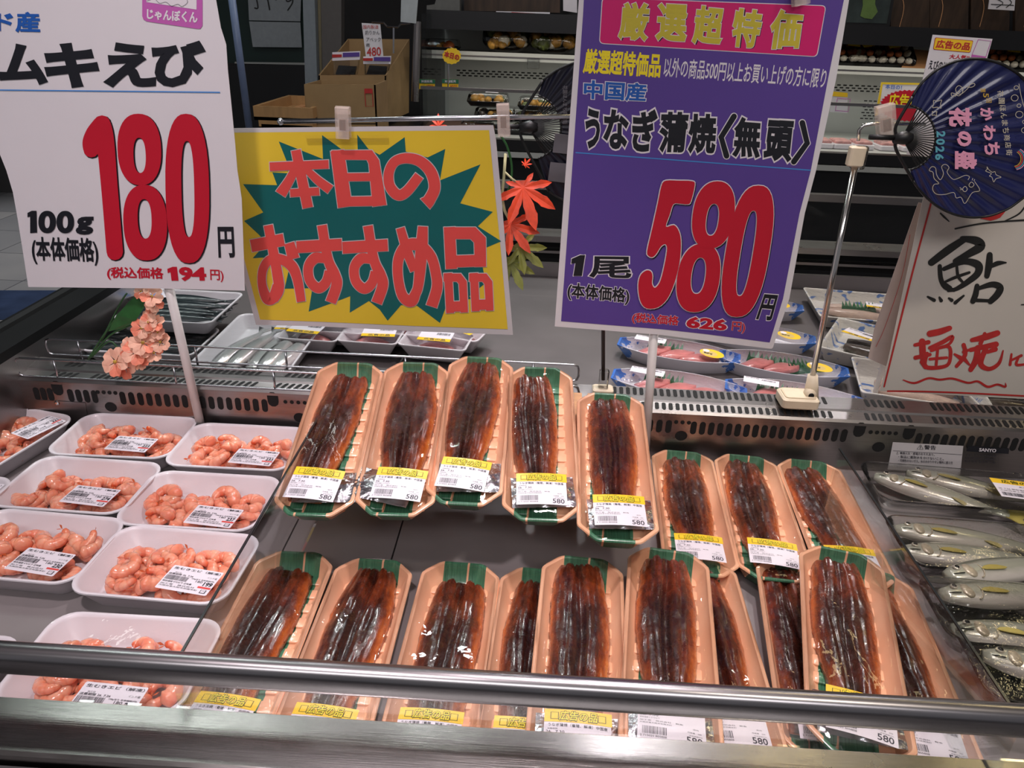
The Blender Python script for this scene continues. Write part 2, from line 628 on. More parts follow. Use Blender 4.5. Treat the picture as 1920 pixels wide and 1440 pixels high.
def fish_mat(name, back, side, belly, w, rough=.25, metal=.25):
    """colour runs from the back (+y of the fish) over the flank to the belly"""
    m, t, b = base(name)
    tc = nd(t, 'ShaderNodeTexCoord')
    sx = nd(t, 'ShaderNodeSeparateXYZ')
    t.links.new(tc.outputs['Object'], sx.inputs[0])
    f = noise_fac(t, 90, 3, stretch=(.4, 1, 1))
    k = math_(t, 'MULTIPLY_ADD', sx.outputs[1], 1 / (2 * w), .5)
    k = math_(t, 'ADD', k, math_(t, 'MULTIPLY_ADD', f, .25, -.125))
    t.links.new(ramp(t, k, ((.08, belly), (.36, side), (.60, side), (.86, back))), b.inputs['Base Color'])
    b.inputs['Roughness'].default_value = rough
    b.inputs['Metallic'].default_value = metal
    b.inputs['Coat Weight'].default_value = .5
    g = noise_fac(t, 700, 2)
    bump(t, b, g, .0004, .3)
    return m
K['ayu'] = fish_mat('sweetfish_skin', C(84, 90, 70), C(160, 162, 146), C(204, 198, 188), .018)
K['sardine'] = fish_mat('silver_fish_skin', C(22, 40, 46), C(196, 200, 198), C(226, 214, 212), .014, .16, .5)
K['darkfish'] = fish_mat('dark_fish_skin', C(12, 20, 24), C(30, 42, 46), C(80, 86, 88), .012, .3, .2)
K['fin'] = mat('yellow_fin', C(150, 138, 70), .4, 0, .2, 80)
K['eye'] = mat('fish_eye', C(12, 12, 12), .1, 0, .1)
K['eyering'] = mat('fish_eye_ring', C(190, 184, 168), .2, .3, .1)
K['gill'] = mat('gill_cover', C(168, 158, 136), .3, .2, .25, 160)

def blue_tray_mat():
    m, t, b = base('blue_painted_foam')
    tc = nd(t, 'ShaderNodeTexCoord')
    sx = nd(t, 'ShaderNodeSeparateXYZ')
    t.links.new(tc.outputs['Object'], sx.inputs[0])
    e = math_(t, 'ABSOLUTE', sx.outputs[0])
    f = noise_fac(t, 48, 3)
    k = math_(t, 'ADD', math_(t, 'MULTIPLY', math_(t, 'SUBTRACT', e, .086), 26.0), math_(t, 'MULTIPLY_ADD', f, 3.4, -1.7))
    fac = math_(t, 'GREATER_THAN', k, .12)
    t.links.new(mix(t, fac, C(214, 212, 220), C(72, 122, 200)), b.inputs['Base Color'])
    b.inputs['Roughness'].default_value = .3
    b.inputs['Coat Weight'].default_value = .3
    return m
K['bluetray'] = blue_tray_mat()

def sprig_tray_mat():
    m, t, b = base('bamboo_sprig_foam')
    f = noise_fac(t, 34, 2, stretch=(1, 2.2, 1))
    fac = ramp(t, f, ((.60, (0, 0, 0, 1)), (.63, (1, 1, 1, 1))))
    t.links.new(mix(t, fac, C(218, 214, 208), C(96, 130, 190)), b.inputs['Base Color'])
    b.inputs['Roughness'].default_value = .3
    return m
K['sprigtray'] = sprig_tray_mat()
K['slice'] = mat('pink_fish_flesh', C(198, 122, 120), .3, 0, .2, 70, coat=.4, stretch=(1, 4, 1))
K['palefl'] = mat('pale_fish_flesh', C(206, 180, 166), .35, 0, .1, 50, coat=.4)
K['shiso'] = mat('plastic_grass', C(34, 92, 58), .4, 0, .25, 60)

def tiles():
    m, t, b = base('floor_tiles')
    tc = nd(t, 'ShaderNodeTexCoord')
    br = nd(t, 'ShaderNodeTexBrick')
    br.offset = 0
    br.inputs['Scale'].default_value = 2.2
    br.inputs['Color1'].default_value = C(118, 114, 112)
    br.inputs['Color2'].default_value = C(98, 96, 96)
    br.inputs['Mortar'].default_value = C(60, 58, 58)
    br.inputs['Mortar Size'].default_value = .008
    br.inputs['Brick Width'].default_value = 1.0
    br.inputs['Row Height'].default_value = 1.0
    t.links.new(tc.outputs['Object'], br.inputs['Vector'])
    f = noise_fac(t, 3, 5)
    t.links.new(mix(t, math_(t, 'MULTIPLY', f, .5), br.outputs[0], C(60, 62, 70)), b.inputs['Base Color'])
    b.inputs['Roughness'].default_value = .3
    return m
K['tiles'] = tiles()

# ================================================================== setting
def struct(o):
    o['kind'] = 'structure'
    return o

struct(MB().box((0, 4, -.02), (14, 14, .04), K['tiles']).build('floor'))
K['ceiling'] = mat('ceiling_board', C(170, 170, 172), .8, 0, .04, 2)
struct(MB().box((0, 4, 2.98), (14, 14, .04), K['ceiling']).build('ceiling'))
K['wallg'] = mat('dim_shop_wall', C(58, 56, 56), .7, 0, .1, 3)
struct(MB().box((0, 5.6, 1.48), (14, .1, 2.96), K['wallg']).build('wall_back'))
# dark glossy mat stripe let into the tiles left of the island
K['bluefloor'] = mat('dark_blue_floor_tile', C(34, 44, 66), .22, 0, .3, 6)
_a = [atz(x, y, .0) for x, y in ((-60, 545), (112, 545), (62, 600), (-60, 600))]
struct(MB().slab([p + Vector((0, 0, .002)) for p in _a], (0, 0, -.004), K['bluefloor']).build('floor_2'))

# ================================================================== refrigerated island
D = .775          # deck height
XL, XR = -.745, 1.5
case = thing('refrigerated_display_case', 'long stainless steel open refrigerated island for fresh fish', 'display case', (0, 1, 0))
K['case'] = mat('case_panel', C(96, 95, 96), .4, .3, .08, 5)
MB().box((.36, 1.03, .36), (2.3, 1.38, .72), K['case']).build('cabinet_body', case)
b = MB()
for x0, x1 in ((XL, -.285), (-.2845, -.155), (-.1545, .372), (.3725, .80), (.8005, XR)):
    mb = MB().box(((x0 + x1) / 2, .636, D - .006), (x1 - x0 - .0015, .598, .012), K['deck'])
    mb.build('deck_plate', case)
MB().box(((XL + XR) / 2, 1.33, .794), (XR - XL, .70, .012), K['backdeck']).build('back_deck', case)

# --- slotted air duct between the two decks
YF, ZT = .930, .852
mb = MB()
prof = [(YF, D - .01), (YF, ZT), (YF + .004, ZT + .003), (YF + .022, ZT + .006), (YF + .024, ZT + .0085), (YF + .056, ZT + .0115), (YF + .058, ZT + .009), (YF + .06, .79)]
mb.loft([[(x, y, z) for y, z in prof] for x in (XL, XR)], K['steel'], closed=False)
mb.loft([[(x, y, z) for y, z in ((YF - .0012, ZT - .0035), (YF - .0012, ZT + .0005))] for x in (XL, XR)], K['steel'], closed=False)
duct = mb.build('air_duct', case)
hole = MB()
def capsule(fn, w, h, n=5):
    P = []
    for cy, a0 in ((h / 2 - w / 2, 0), (-(h / 2 - w / 2), 180)):
        for i in range(n + 1):
            a = math.radians(a0 + 180 * i / n)
            P.append(fn(w / 2 * math.cos(a), cy + w / 2 * math.sin(a)))
    return P
def face_slot(px, w=.0085, h=.021, dz=0):
    yl = 728 + (px - 70) * .0515
    X = aty(px, yl, YF).x
    hole.poly(capsule(lambda u, v: (X + u, YF - .0004, ZT - .021 + dz + v), w, h), K['hole'])
def span(a, b, p):
    n = max(1, round((b - a) / p))
    return [a + (b - a) * i / n for i in range(n + 1)]
PX = 16.6
for a, b_ in ((66, 92), (130, 175), (228, 495), (640, 1180), (1220, 1255), (1302, 1585), (1725, 2300)):
    for px in span(a, b_, PX):
        face_slot(px)
for a, b_ in ((183, 216), (535, 620), (1268, 1292), (1633, 1680)):
    for px in span(a, b_, 12):
        face_slot(px, .006, .0062, .008)
for px in (108, 512, 1611, 1704):
    face_slot(px, .016, .024, .011)
    X = aty(px, 728 + (px - 70) * .0515, YF).x
    hole.poly([(X - .008, YF - .0005, ZT - .008), (X + .008, YF - .0005, ZT - .008), (X + .008, YF - .0005, ZT), (X - .008, YF - .0005, ZT)], K['hole'])
for px, py in ((208, 763), (562, 783), (1277, 817), (1647, 838)):
    c = aty(px, py, YF)
    hole.poly([(c.x + .0088 * math.cos(a), YF - .0004, c.z + .0078 * math.sin(a)) for a in [k * math.pi / 12 for k in range(24)]], K['hole'])
def top_slots(x0, x1, y0, z0, y1, z1, w=.0058, lean=.0):
    n = int((x1 - x0) / .0098)
    for i in range(n + 1):
        X = x0 + .0098 * i
        def f(u, v):
            k = v / .02 + .5
            return (X + u + lean * (k - .5), y0 + (y1 - y0) * k, z0 + (z1 - z0) * k + .0004)
        hole.poly(capsule(f, w, .02), K['hole'])
for x0, x1 in ((-.70, -.665), (-.64, -.40), (-.37, -.02), (.10, .43), (.475, .535), (.57, 1.4)):
    top_slots(x0, x1, YF + .005, ZT + .0032, YF + .021, ZT + .0058, lean=.008 if x0 < 0 else .001)
    top_slots(x0 + .01, x1, YF + .034, ZT + .0095, YF + .054, ZT + .0113, lean=.008 if x0 < 0 else .001)
hole.build('slot', duct)
# plates and notices fixed to the duct face
face = Plane((0, YF - .0005, 0), (0, -1, 0))
_nl = MB()
P4 = [face.p(*q, .0003) for q in ((1674, 829), (1806, 836), (1800, 890), (1664, 880))]
_nl.slab(P4, (0, .0002, 0), K['laminate'])
text(_nl, '⚠警告', quad(face, (1720, 833), (1755, 835), (1754, 844), (1719, 842)), K['ink'], .01, .0008)
for i, s_ in enumerate(('⚠ 機器火災・感電のおそれあり。', '・製品に薬剤水をかけないこと。', '・可燃性のないガス。水のかかりやすい場所に据え付')):
    text(_nl, s_, quad(face, (1680 + 4 * (i > 0), 846 + 7 * i), (1752 + 17 * i, 849.5 + 7.6 * i), (1752 + 17 * i, 855 + 7.6 * i), (1680 + 4 * (i > 0), 851.5 + 7 * i)), K['labink'], .01, .0008)
stroke(_nl, [(1674, 844.5), (1803, 852)], .7, face.p, K['labink'], .0008, False)
tag(_nl.build('warning_notice', case), 'white printed warning notice on the duct face')
_nl = MB()
_nl.slab([face.p(*q, .0003) for q in ((1815, 836), (1892, 841), (1891, 851), (1812, 846))], (0, .0002, 0), K['ink'])
text(_nl, 'SANYO', quad(face, (1836, 839.5), (1868, 841.5), (1867, 848), (1835, 846)), K['inkw'], .03, .0006)
for i in range(3):
    text(_nl, ('ショーケース冷蔵庫装置', '形名 電源 冷媒圧力 定格消費電力', '製造番号 製造年 三相')[i], quad(face, (1810 - i, 850 + 6 * i), (1868 - i, 853 + 6 * i), (1868 - i, 857 + 6 * i), (1810 - i, 854 + 6 * i)), K['labink'], .0, .0006)
tag(_nl.build('rating_plate', case), 'black maker plate with white letters on the duct face')
# join plate with a screw at the left end
_nl = MB()
_nl.slab([face.p(*q, .0005) for q in ((52, 748), (160, 755), (166, 790), (54, 790))], (0, .0008, 0), K['steel'])
c = face.p(107, 755)
_nl.ball((c.x, YF - .001, c.z), (.004, .002, .004), K['chrome'], 10, 5)
_nl.build('cover_plate', case)

# --- left end wall
mb = MB()
mb.box((XL - .02, 1.12, .79), (.04, 1.56, .2), K['steel'])
mb.box((XL - .02, 1.12, .897), (.046, 1.58, .014), K['rubber'])
mb.build('end_wall', case)
mb = MB()
mb.tube([(XL - .055, .35, .90), (XL - .055, 1.9, .90)], .012, K['rubber'], 10)
mb.build('bumper_strip', case)

# --- customer side: ledge, glass, rail
mb = MB()
prof = [(.3835, .863), (.3835, .8685), (.3825, .8695), (.339, .8695), (.336, .868), (.335, .862), (.335, .70)]
mb.loft([[(x, y, z) for y, z in prof] for x in (XL - .05, XR)], K['ledge'], closed=False)
autosmooth(mb.build('front_ledge', case), 12)
mb = MB()
prof = [(.3325, .862), (.329, .8635), (.300, .858), (.295, .85), (.294, .78), (.333, .78)]
mb.loft([[(x, y, z) for y, z in prof] for x in (XL - .05, XR)], K['case'], closed=False)
mb.build('front_bumper', case)
mb = MB()
MB().box(((XL + XR) / 2, .384, .886), (XR - XL, .004, .036), K['frontglass']).build('front_glass', case)
L = []
for x in (XL - .05, XR):
    L.append([(x, .3835 + u, .9115 + v) for u, v in rrect(.017, .0255, .0078, 5)])
autosmooth(mb.loft(L, K['rail'], True, True).build('front_rail', case), 60)

# --- far rim of the island, the mirror of the customer side
YB = 1.68
zz = lambda y: aty(1500, y, YB).z
mb = MB()
mb.box((.37, YB + .005, (.79 + zz(515)) / 2), (XR - XL, .01, zz(515) - .79), K['deck'])
mb.box((.37, YB + .02, zz(500)), (XR - XL, .02, .02), K['rubber'])
mb.box((.37, YB + .004, zz(493)), (XR - XL, .016, .006), K['steel'])
mb.box((.37, YB + .03, zz(484)), (XR - XL, .02, .014), K['rubber'])
mb.box((.37, YB + .035, zz(470)), (XR - XL, .07, .014), K['steel'])
mb.build('far_ledge', case)
MB().box((.37, YB + .06, (zz(462) + zz(392)) / 2), (XR - XL, .006, zz(392) - zz(462)), K['acrylic']).build('far_glass', case)
mb = MB()
mb.box((.37, YB + .06, zz(389) + .012), (XR - XL, .02, .016), K['steel'])
mb.build('far_rail', case)

# --- clear dividers standing on the deck
def divider(X, y0, y1, label):
    t = thing('acrylic_divider', label, 'divider', (X, y0, D))
    MB().box((X, (y0 + y1) / 2, (D + .9) / 2), (.003, y1 - y0, .9 - D - .002), K['acrylic']).build('panel', t)
    mb = MB()
    mb.box((X, (y0 + y1) / 2, .8995), (.0022, y1 - y0, .0014), K['aedge'])
    mb.build('top_edge', t)
divider(-.261, .392, .80, 'clear acrylic divider between the shrimp trays and the eel packs')
divider(.369, .392, .775, 'clear acrylic divider between the eel packs and the whole river fish')

# --- chrome wire guards on the duct
def guard(name_label, Y, l, r, ytop, ybot, posts, drop):
    t = thing('wire_guard', name_label, 'wire guard', (0, Y, ZT))
    a, b_ = aty(l, ytop, Y), aty(r, ytop + (r - l) * .052, Y)
    lo = aty(l, ybot, Y).z
    mb = MB()
    x0, x1, z0, z1 = a.x, b_.x, lo, a.z
    q = .008
    mb.tube([(x0 + q, Y, z1), (x0 + .002, Y, z1 - .002), (x0, Y, z1 - q), (x0, Y, z0 + q), (x0 + .002, Y, z0 + .002), (x0 + q, Y, z0), (x1 - q, Y, z0), (x1 - .002, Y, z0 + .002), (x1, Y, z0 + q),
             (x1, Y, z1 - q), (x1 - .002, Y, z1 - .002), (x1 - q, Y, z1)], .0017, K['wire'], 8, True)
    mb.build('frame', t, True)
    for px in posts:
        X = aty(px, ytop + (px - l) * .052, Y).x
        MB().tube([(X, Y, z1), (X, Y, z0 - drop)], .0017, K['wire'], 8).build('post', t, True)
guard('front chrome wire guard standing along the slotted duct edge', .936, 26, 1086, 671, 704, (100, 325, 512, 760, 1000), .012)
guard('rear chrome wire guard standing behind the slotted duct', .989, 83, 1086, 635, 664, (145, 365, 535, 760, 1000), .012)

# ================================================================== pre-packed food
def chamf(w, l, c, r=.0035, n=3, seg=1):
    """eight-cornered outline with softened corners"""
    P = [(w / 2, l / 2 - c), (w / 2 - c, l / 2), (-w / 2 + c, l / 2), (-w / 2, l / 2 - c), (-w / 2, -l / 2 + c), (-w / 2 + c, -l / 2), (w / 2 - c, -l / 2), (w / 2, -l / 2 + c)]
    out = []
    for i, p in enumerate(P):
        p = Vector(p)
        a, b_ = (Vector(P[i - 1]) - p), (Vector(P[(i + 1) % 8]) - p)
        k = min(r, a.length * .45, b_.length * .45)
        A, B = p + a.normalized() * k, p + b_.normalized() * k
        for j in range(n):
            t = j / (n - 1)
            out.append(A * (1 - t) ** 2 + p * 2 * t * (1 - t) + B * t * t)
    return out

def resample(P, m):
    P = [Vector(p) for p in P]
    Q = P + [P[0]]
    s = [0]
    for a, b_ in zip(Q, Q[1:]):
        s.append(s[-1] + (b_ - a).length)
    out, j = [], 0
    for i in range(m):
        t = s[-1] * i / m
        while s[j + 1] < t:
            j += 1
        out.append(Q[j].lerp(Q[j + 1], (t - s[j]) / max(s[j + 1] - s[j], 1e-9)))
    return out

EW, EL, EH = .0865, .265, .0225
def eel_tray_mesh():
    mb = MB()
    L = []
    for z, i in ((0, .013), (.001, .012), (EH - .003, .002), (EH - .0015, 0), (EH, .0006), (EH + .0006, .002), (EH, .004), (EH - .002, .0052), (.006, .0125), (.004, .015)):
        L.append([(p.x, p.y, z) for p in chamf(EW - 2 * i, EL - 2 * i, .0205 - i * .42)])
    mb.loft(L, K['peachtray'], True, True)
    for s in (-1, 1):
        for k in range(-5, 6):
            mb.rbox((s * .0225, k * .0208, .0052), (.017, .0125, .0035), K['peachtray'], .0015)
    return mb.build('tray', me_only=True, smooth=True)

def set_edge(me, vals):
    a = me.attributes.new('edge', 'FLOAT', 'POINT')
    a.data.foreach_set('value', vals)

def film_mesh(seed, hi=.0075):
    mb = MB()
    n = 72
    rim = resample(chamf(EW - .002, EL - .002, .02), n)
    L = []
    for i, k in enumerate((1.0, .97, .93, .87, .80, .70, .6, .48, .35, .2, .03)):
        l = []
        for p in rim:
            x, y = p.x * k, p.y * (1 - (1 - k) * .8)
            e = min(1.0, (1 - k) * 4.0)
            h = EH + .0012 + hi * math.sin(e * math.pi / 2) * (.85 if y > -.07 else .5)
            h += (.0011 * noise.noise(Vector((x * 60 + seed * 7, y * 45, seed))) + .0005 * noise.noise(Vector((x * 160, y * 130, seed + 3)))) * (k < .99)
            l.append((x, y, h))
        L.append(l)
    mb.loft(L, K['film'], False, True)
    mb.loft([[(p.x * 1.012, p.y * 1.004, EH - .006) for p in rim], L[0]], K['film'])
    return mb.build('cling_film', me_only=True, smooth=True)

def eel_mesh(seed, W=.056, L=.212, taper=.62, head=.86, bend=0.0):
    rnd = random.Random(seed)
    nt, ns = 96, 40
    V, E, F = [], [], []
    ph = [rnd.uniform(0, 9) for _ in range(6)]
    lob = [rnd.uniform(.3, 1) for _ in range(5)]
    for i in range(nt + 1):
        t = i / nt
        w = W / 2 * (head + (1 - head) * min(1, t / .32) ** .8 if t < .32 else 1 - (1 - taper) * ((t - .32) / .68) ** 1.7)
        w *= 1 + .045 * noise.noise(Vector((t * 7, seed, 0)))
        if t < .05:
            w *= .93 + .07 * t / .05
        for j in range(ns + 1):
            s = -1 + 2 * j / ns
            a = abs(s)
            lo = lob[min(4, int((s + 1) * 2.5))] * abs(math.sin((s + 1) * 2.5 * math.pi)) ** .6
            y = L / 2 - t * L + (.010 * lo - .004) * max(0, 1 - t / .12) * (a < .995)
            wl = w * (1 + .03 * noise.noise(Vector((t * 26, s * 2, seed + 5)))) if a > .8 else w
            x = s * wl + bend * (math.sin(t * math.pi) - .5) + .0015 * noise.noise(Vector((t * 3, seed, 9)))
            prof = (1 - a ** 3.4) ** .55
            gr = math.exp(-((s - .06 * math.sin(t * 4 + ph[0])) / .15) ** 2)
            h = prof * .0130 * (1 - .5 * gr * min(1, t * 7 + .35))
            for q, (c, d) in enumerate(((.42, .14), (-.42, .14), (.72, .10), (-.72, .10))):
                h -= prof * .0012 * d / .14 * math.exp(-((s - c - .05 * math.sin(t * 6 + ph[q + 1])) / .06) ** 2)
            p = Vector((x * 95 + seed * 3.1, y * 34, seed))
            h += prof * (.0020 * noise.noise(p) + .0010 * noise.noise(p * 2.2) * .6 + .0003 * noise.noise(p * 6))
            h *= min(1, .25 + t * 30) * min(1, .3 + (1 - t) * 14)
            V.append((x, y, max(h, .0004)))
            E.append(max(0, min(1, a * .95 + .08 - .45 * gr)))
    n1 = ns + 1
    for i in range(nt):
        for j in range(ns):
            F.append((i * n1 + j, i * n1 + j + 1, (i + 1) * n1 + j + 1, (i + 1) * n1 + j))
        F.append((i * n1, (i + 1) * n1, (i + 1) * n1 + ns, i * n1 + ns))
    F.append(tuple(range(ns, -1, -1)))
    F.append(tuple(range(nt * n1, nt * n1 + n1)))
    mb = MB()
    mb.add(V, F, K['eel'])
    me = mb.build('grilled_eel', me_only=True, smooth=True)
    set_edge(me, E)
    return me

def flat(w, h, z=0, cx=0, cy=0, rot=0, wave=0.0):
    """map of the unit square onto a flat label in the thing's own frame"""
    c, s = math.cos(rot), math.sin(rot)
    def f(u, v, off=0):
        x, y = (u - .5) * w, (v - .5) * h
        return Vector((cx + c * x - s * y, cy + s * x + c * y, z + off + wave * math.sin(u * math.pi)))
    return f

def sub(f, u0, v0, u1, v1):
    return lambda u, v, off=0: f(u0 + (u1 - u0) * u, v0 + (v1 - v0) * v, off)

def sheet(mb, f, m, off=0.0, n=8, th=.0003):
    A = [f(i / n, 0, off) for i in range(n + 1)]
    B = [f(i / n, 1, off) for i in range(n + 1)]
    mb.add(A + B, [(i, i + 1, n + 2 + i, n + 1 + i) for i in range(n)], m)

def barcode(mb, f, m, off, seed=1):
    r = random.Random(seed)
    x = 0
    while x < .97:
        w_ = r.choice((.012, .02, .03))
        g = sub(f, x, 0, min(1, x + w_), 1)
        mb.add([g(0, 0, off), g(1, 0, off), g(1, 1, off), g(0, 1, off)], [(0, 1, 2, 3)], m)
        x += w_ + r.choice((.012, .02, .028))

def eel_label_mesh():
    mb = MB()
    f = flat(.056, .0455, 0, wave=.0016)
    sheet(mb, sub(f, 0, 0, .985, .76), K['label'], .0004)
    sheet(mb, sub(f, .0, .73, 1, 1), K['labelyel'], .0007)
    h = sub(f, .0, .73, 1, 1)
    for a, b_ in ((.10, .20), (.80, .90)):
        g = sub(h, a, .24, b_, .72)
        stroke_fn = lambda x, y, off, g=g: g(x, y, off)
        sheet(mb, sub(h, a - .012, .20, b_ + .012, .76), K['olivein'], .0008, 2)
        sheet(mb, g, K['labelyel'], .0009, 2)
    text(mb, '広告の品', sub(h, .215, .12, .785, .86), K['lemon'], .014, .0010, ((K['olivein'], .06),), .15)
    text(mb, 'うなぎ蒲焼（養殖、解凍）中国産', sub(f, .06, .635, .93, .705), K['labink'], .006, .0006)
    text(mb, '消費期限', sub(f, .05, .575, .20, .605), K['labink'], .0, .0006)
    text(mb, "26.  7.30", sub(f, .03, .50, .30, .555), K['labink'], .006, .0006)
    text(mb, '保存温度１０℃以下', sub(f, .03, .445, .32, .475), K['labink'], .0, .0006)
    text(mb, '加工者　株式会社　鮮魚', sub(f, .03, .385, .66, .415), K['labink'], .0, .0006)
    text(mb, '大阪府東大阪市花園本町　　　　　　　店内', sub(f, .03, .335, .88, .365), K['labink'], .0, .0006)
    text(mb, '内容量　250', sub(f, .72, .26, .92, .29), K['labink'], .0, .0006)
    text(mb, '本体価格(円)', sub(f, .74, .20, .93, .225), K['labink'], .0, .0006)
    text(mb, '580', sub(f, .70, .045, .93, .185), K['labink'], .012, .0006)
    barcode(mb, sub(f, .07, .12, .43, .28), K['labink'], .0006, 4)
    text(mb, '2 715025 805808', sub(f, .04, .06, .42, .10), K['labink'], .0, .0006)
    return mb.build('price_label', me_only=True)

def sachet_mesh():
    mb = MB()
    n, m_ = 26, 18
    V, F = [], []
    for i in range(n + 1):
        for j in range(m_ + 1):
            u, v = i / n, j / m_
            e = min(u, 1 - u, .5) * min(v, 1 - v, .5) * 4
            z = .0045 * min(1, e * 3) * .8 + .0012 * noise.noise(Vector((u * 9, v * 7, 2))) + .0008 * noise.noise(Vector((u * 22, v * 17, 4)))
            V.append(((u - .5) * .070, (v - .5) * .044, .001 + max(z, 0)))
    for i in range(n):
        for j in range(m_):
            a = i * (m_ + 1) + j
            F.append((a, a + m_ + 1, a + m_ + 2, a + 1))
    return mb.add(V, F, K['foil']).build('sauce_sachet', me_only=True, smooth=True)

M_TRAY, M_LAB, M_SAC = eel_tray_mesh(), eel_label_mesh(), sachet_mesh()
for p_ in M_TRAY.polygons:
    p_.use_smooth = True
M_TRAY.set_sharp_from_angle(angle=math.radians(40))
M_FILM = [film_mesh(s) for s in range(4)]
M_EEL = [eel_mesh(1, .058, .216, .68, .82), eel_mesh(2, .066, .218, .50, .68), eel_mesh(3, .062, .214, .58, .76), eel_mesh(4, .063, .222, .50, .72), eel_mesh(5, .061, .218, .66, .80, .003), eel_mesh(6, .063, .212, .64, .84)]

def frame(Fp, zf, Np, zn, length, anchor='far'):
    f, n = atz(*Fp, zf), atz(*Np, zn)
    Y = (f - n).normalized()
    X = Y.cross(Vector((0, 0, 1))).normalized()
    Z = X.cross(Y)
    c = f - Y * length / 2 if anchor == 'far' else (f + n) / 2
    m = Matrix((X, Y, Z)).transposed().to_4x4()
    m.translation = c - Z * EH
    return m

# far-edge pixel, height of that rim, near-edge pixel, height, eel mesh, eel x, eel turn (deg), eel y shift, label turn, label x, sachet turn/shift, label shown, words
B_, F_ = 'in the back row', 'in the front row'
EELS = [
    ((663, 676), .930, (579, 972), .870, 1, -.008, -4, -.006, -6, -.002, (2, .010), 'leftmost in the raised back row', 'raised'),
    ((785, 677), .932, (735, 970), .872, 2, -.001, 0, 0, -5, .003, (-14, -.016), 'second from the left in the raised back row', 'raised'),
    ((905, 664), .936, (865, 954), .876, 2, -.004, -2, .008, -6, -.002, (3, .004), 'third from the left and highest in the raised back row', 'raised'),
    ((1012, 686), .930, (1016, 980), .870, 3, -.007, 2, .004, 1, .000, (4, .002), 'fourth from the left in the raised back row', 'raised'),
    ((1143, 735), .908, (1161, 1020), .870, 5, .0, 0, .008, 2, .002, (4, .004), 'right end of the raised back row, gleaming under a lamp', 'raised'),
    ((1277, 845), .800, (1318, 1075), .800, 3, .001, 1, .004, 0, .0, None, 'behind the front row, next to the raised row', 'low'),
    ((1394, 853), .800, (1456, 1072), .800, 4, -.002, 0, .004, -4, .0, None, 'behind the front row, middle of the three lying flat', 'low'),
    ((1510, 862), .800, (1603, 1070), .800, 6, .002, 5, .003, 0, .0, None, 'behind the front row, beside the right-hand clear divider', 'low'),
    ((562, 1034), .800, (452, 1275), .800, 6, -.010, -3, -.006, -6, -.002, None, 'leftmost in the front row, by the shrimp', 'front'),
    ((708, 1048), .800, (635, 1268), .800, 2, -.003, -2, .004, -4, .0, None, 'second from the left in the front row', 'front'),
    ((868, 1054), .800, (822, 1287), .800, 6, .000, -1, -.008, 0, .0, None, 'third from the left in the front row', 'front'),
    ((1014, 1066), .800, (993, 1295), .800, 4, -.002, 0, -.004, 0, .0, None, 'front row, half covered by the pack on its right', 'front'),
    ((1093, 1044), .826, (1085, 1310), .822, 5, -.002, 0, .008, 1, .0, (2, .0), 'front row, middle, overlapping the pack on its left', 'front'),
    ((1253, 1030), .830, (1257, 1307), .826, 3, -.001, 1, .008, 0, .0, (3, .0), 'front row, overlapping the pack on its right', 'front'),
    ((1303, 1047), .800, (1367, 1328), .800, 4, .003, 2, .002, 0, .0, None, 'front row, tucked beneath the right side of its neighbour', 'front'),
    ((1487, 1050), .802, (1547, 1335), .800, 5, -.010, 1, .002, 0, .0, None, 'front row, tucked beneath the left side of the rightmost uncovered pack', 'front'),
    ((1575, 1030), .836, (1609, 1331), .828, 3, .000, 2, .003, -3, .0, (4, .0), 'front row, topmost near its right end', 'front'),
    ((1626, 1068), .802, (1722, 1345), .800, 1, .004, 2, -.004, -3, .0, None, 'rightmost in the front row, half hidden', 'front'),
]
SHORT = {'raised': 'eel packs on the raised stand', 'low': 'flat eel packs behind the front row', 'front': 'eel packs in the front row'}
for i, (Fp, zf, Np, zn, v, ex, er, ey, lr, lx, sac, words_, row) in enumerate(EELS):
    m = frame(Fp, zf, Np, zn, EL, 'mid' if row == 'raised' else 'far')
    t = thing('eel_pack', 'film-wrapped eel pack, ' + words_, 'food pack', group=SHORT[row], mat=m)
    put('tray', M_TRAY, t)
    put('cling_film', M_FILM[i % 4], t)
    lb = put('price_label', M_LAB, t)
    lb.location = (lx, -.0935, EH + .0062)
    lb.rotation_euler = (0, 0, math.radians(lr))
    e = put('grilled_eel', M_EEL[v - 1])
    e.matrix_world = m @ Matrix.Translation((ex, .012 + ey, .0072)) @ Matrix.Rotation(math.radians(er), 4, 'Z')
    tag(e, 'glazed eel fillet, ' + words_, 'eel fillet', 'grilled eel fillets')
    if sac:
        s = put('sauce_sachet', M_SAC)
        s.matrix_world = m @ Matrix.Translation((sac[1], -.090, .0195)) @ Matrix.Rotation(math.radians(sac[0]), 4, 'Z')
        tag(s, 'silver sauce sachet, eel pack ' + words_, 'sachet', 'silver sauce sachets')

# --- tan slatted stand that lifts the back row
st = thing('wooden_stand', 'tan wooden stand propping up the back row of eel packs', 'stand', (0, .8, D))
mb = MB()
def stand_pt(x, k, dz=0):
    a, b_ = Vector((x, .735, .8585)), Vector((x, .90, .893))
    return a.lerp(b_, k) + Vector((0, 0, dz))
for x in (-.225, -.165, -.105, -.045, .015, .075):
    mb = MB().slab([stand_pt(x, 0), stand_pt(x + .052, 0), stand_pt(x + .052, 1), stand_pt(x, 1)], (0, 0, -.008), K['wood'])
    mb.build('slat', st)
for x in (-.22, .118):
    MB().slab([(x, .82, D), (x, .82, .866), (x, .895, .880), (x, .895, D)], (.012, 0, 0), K['wood']).build('support', st)

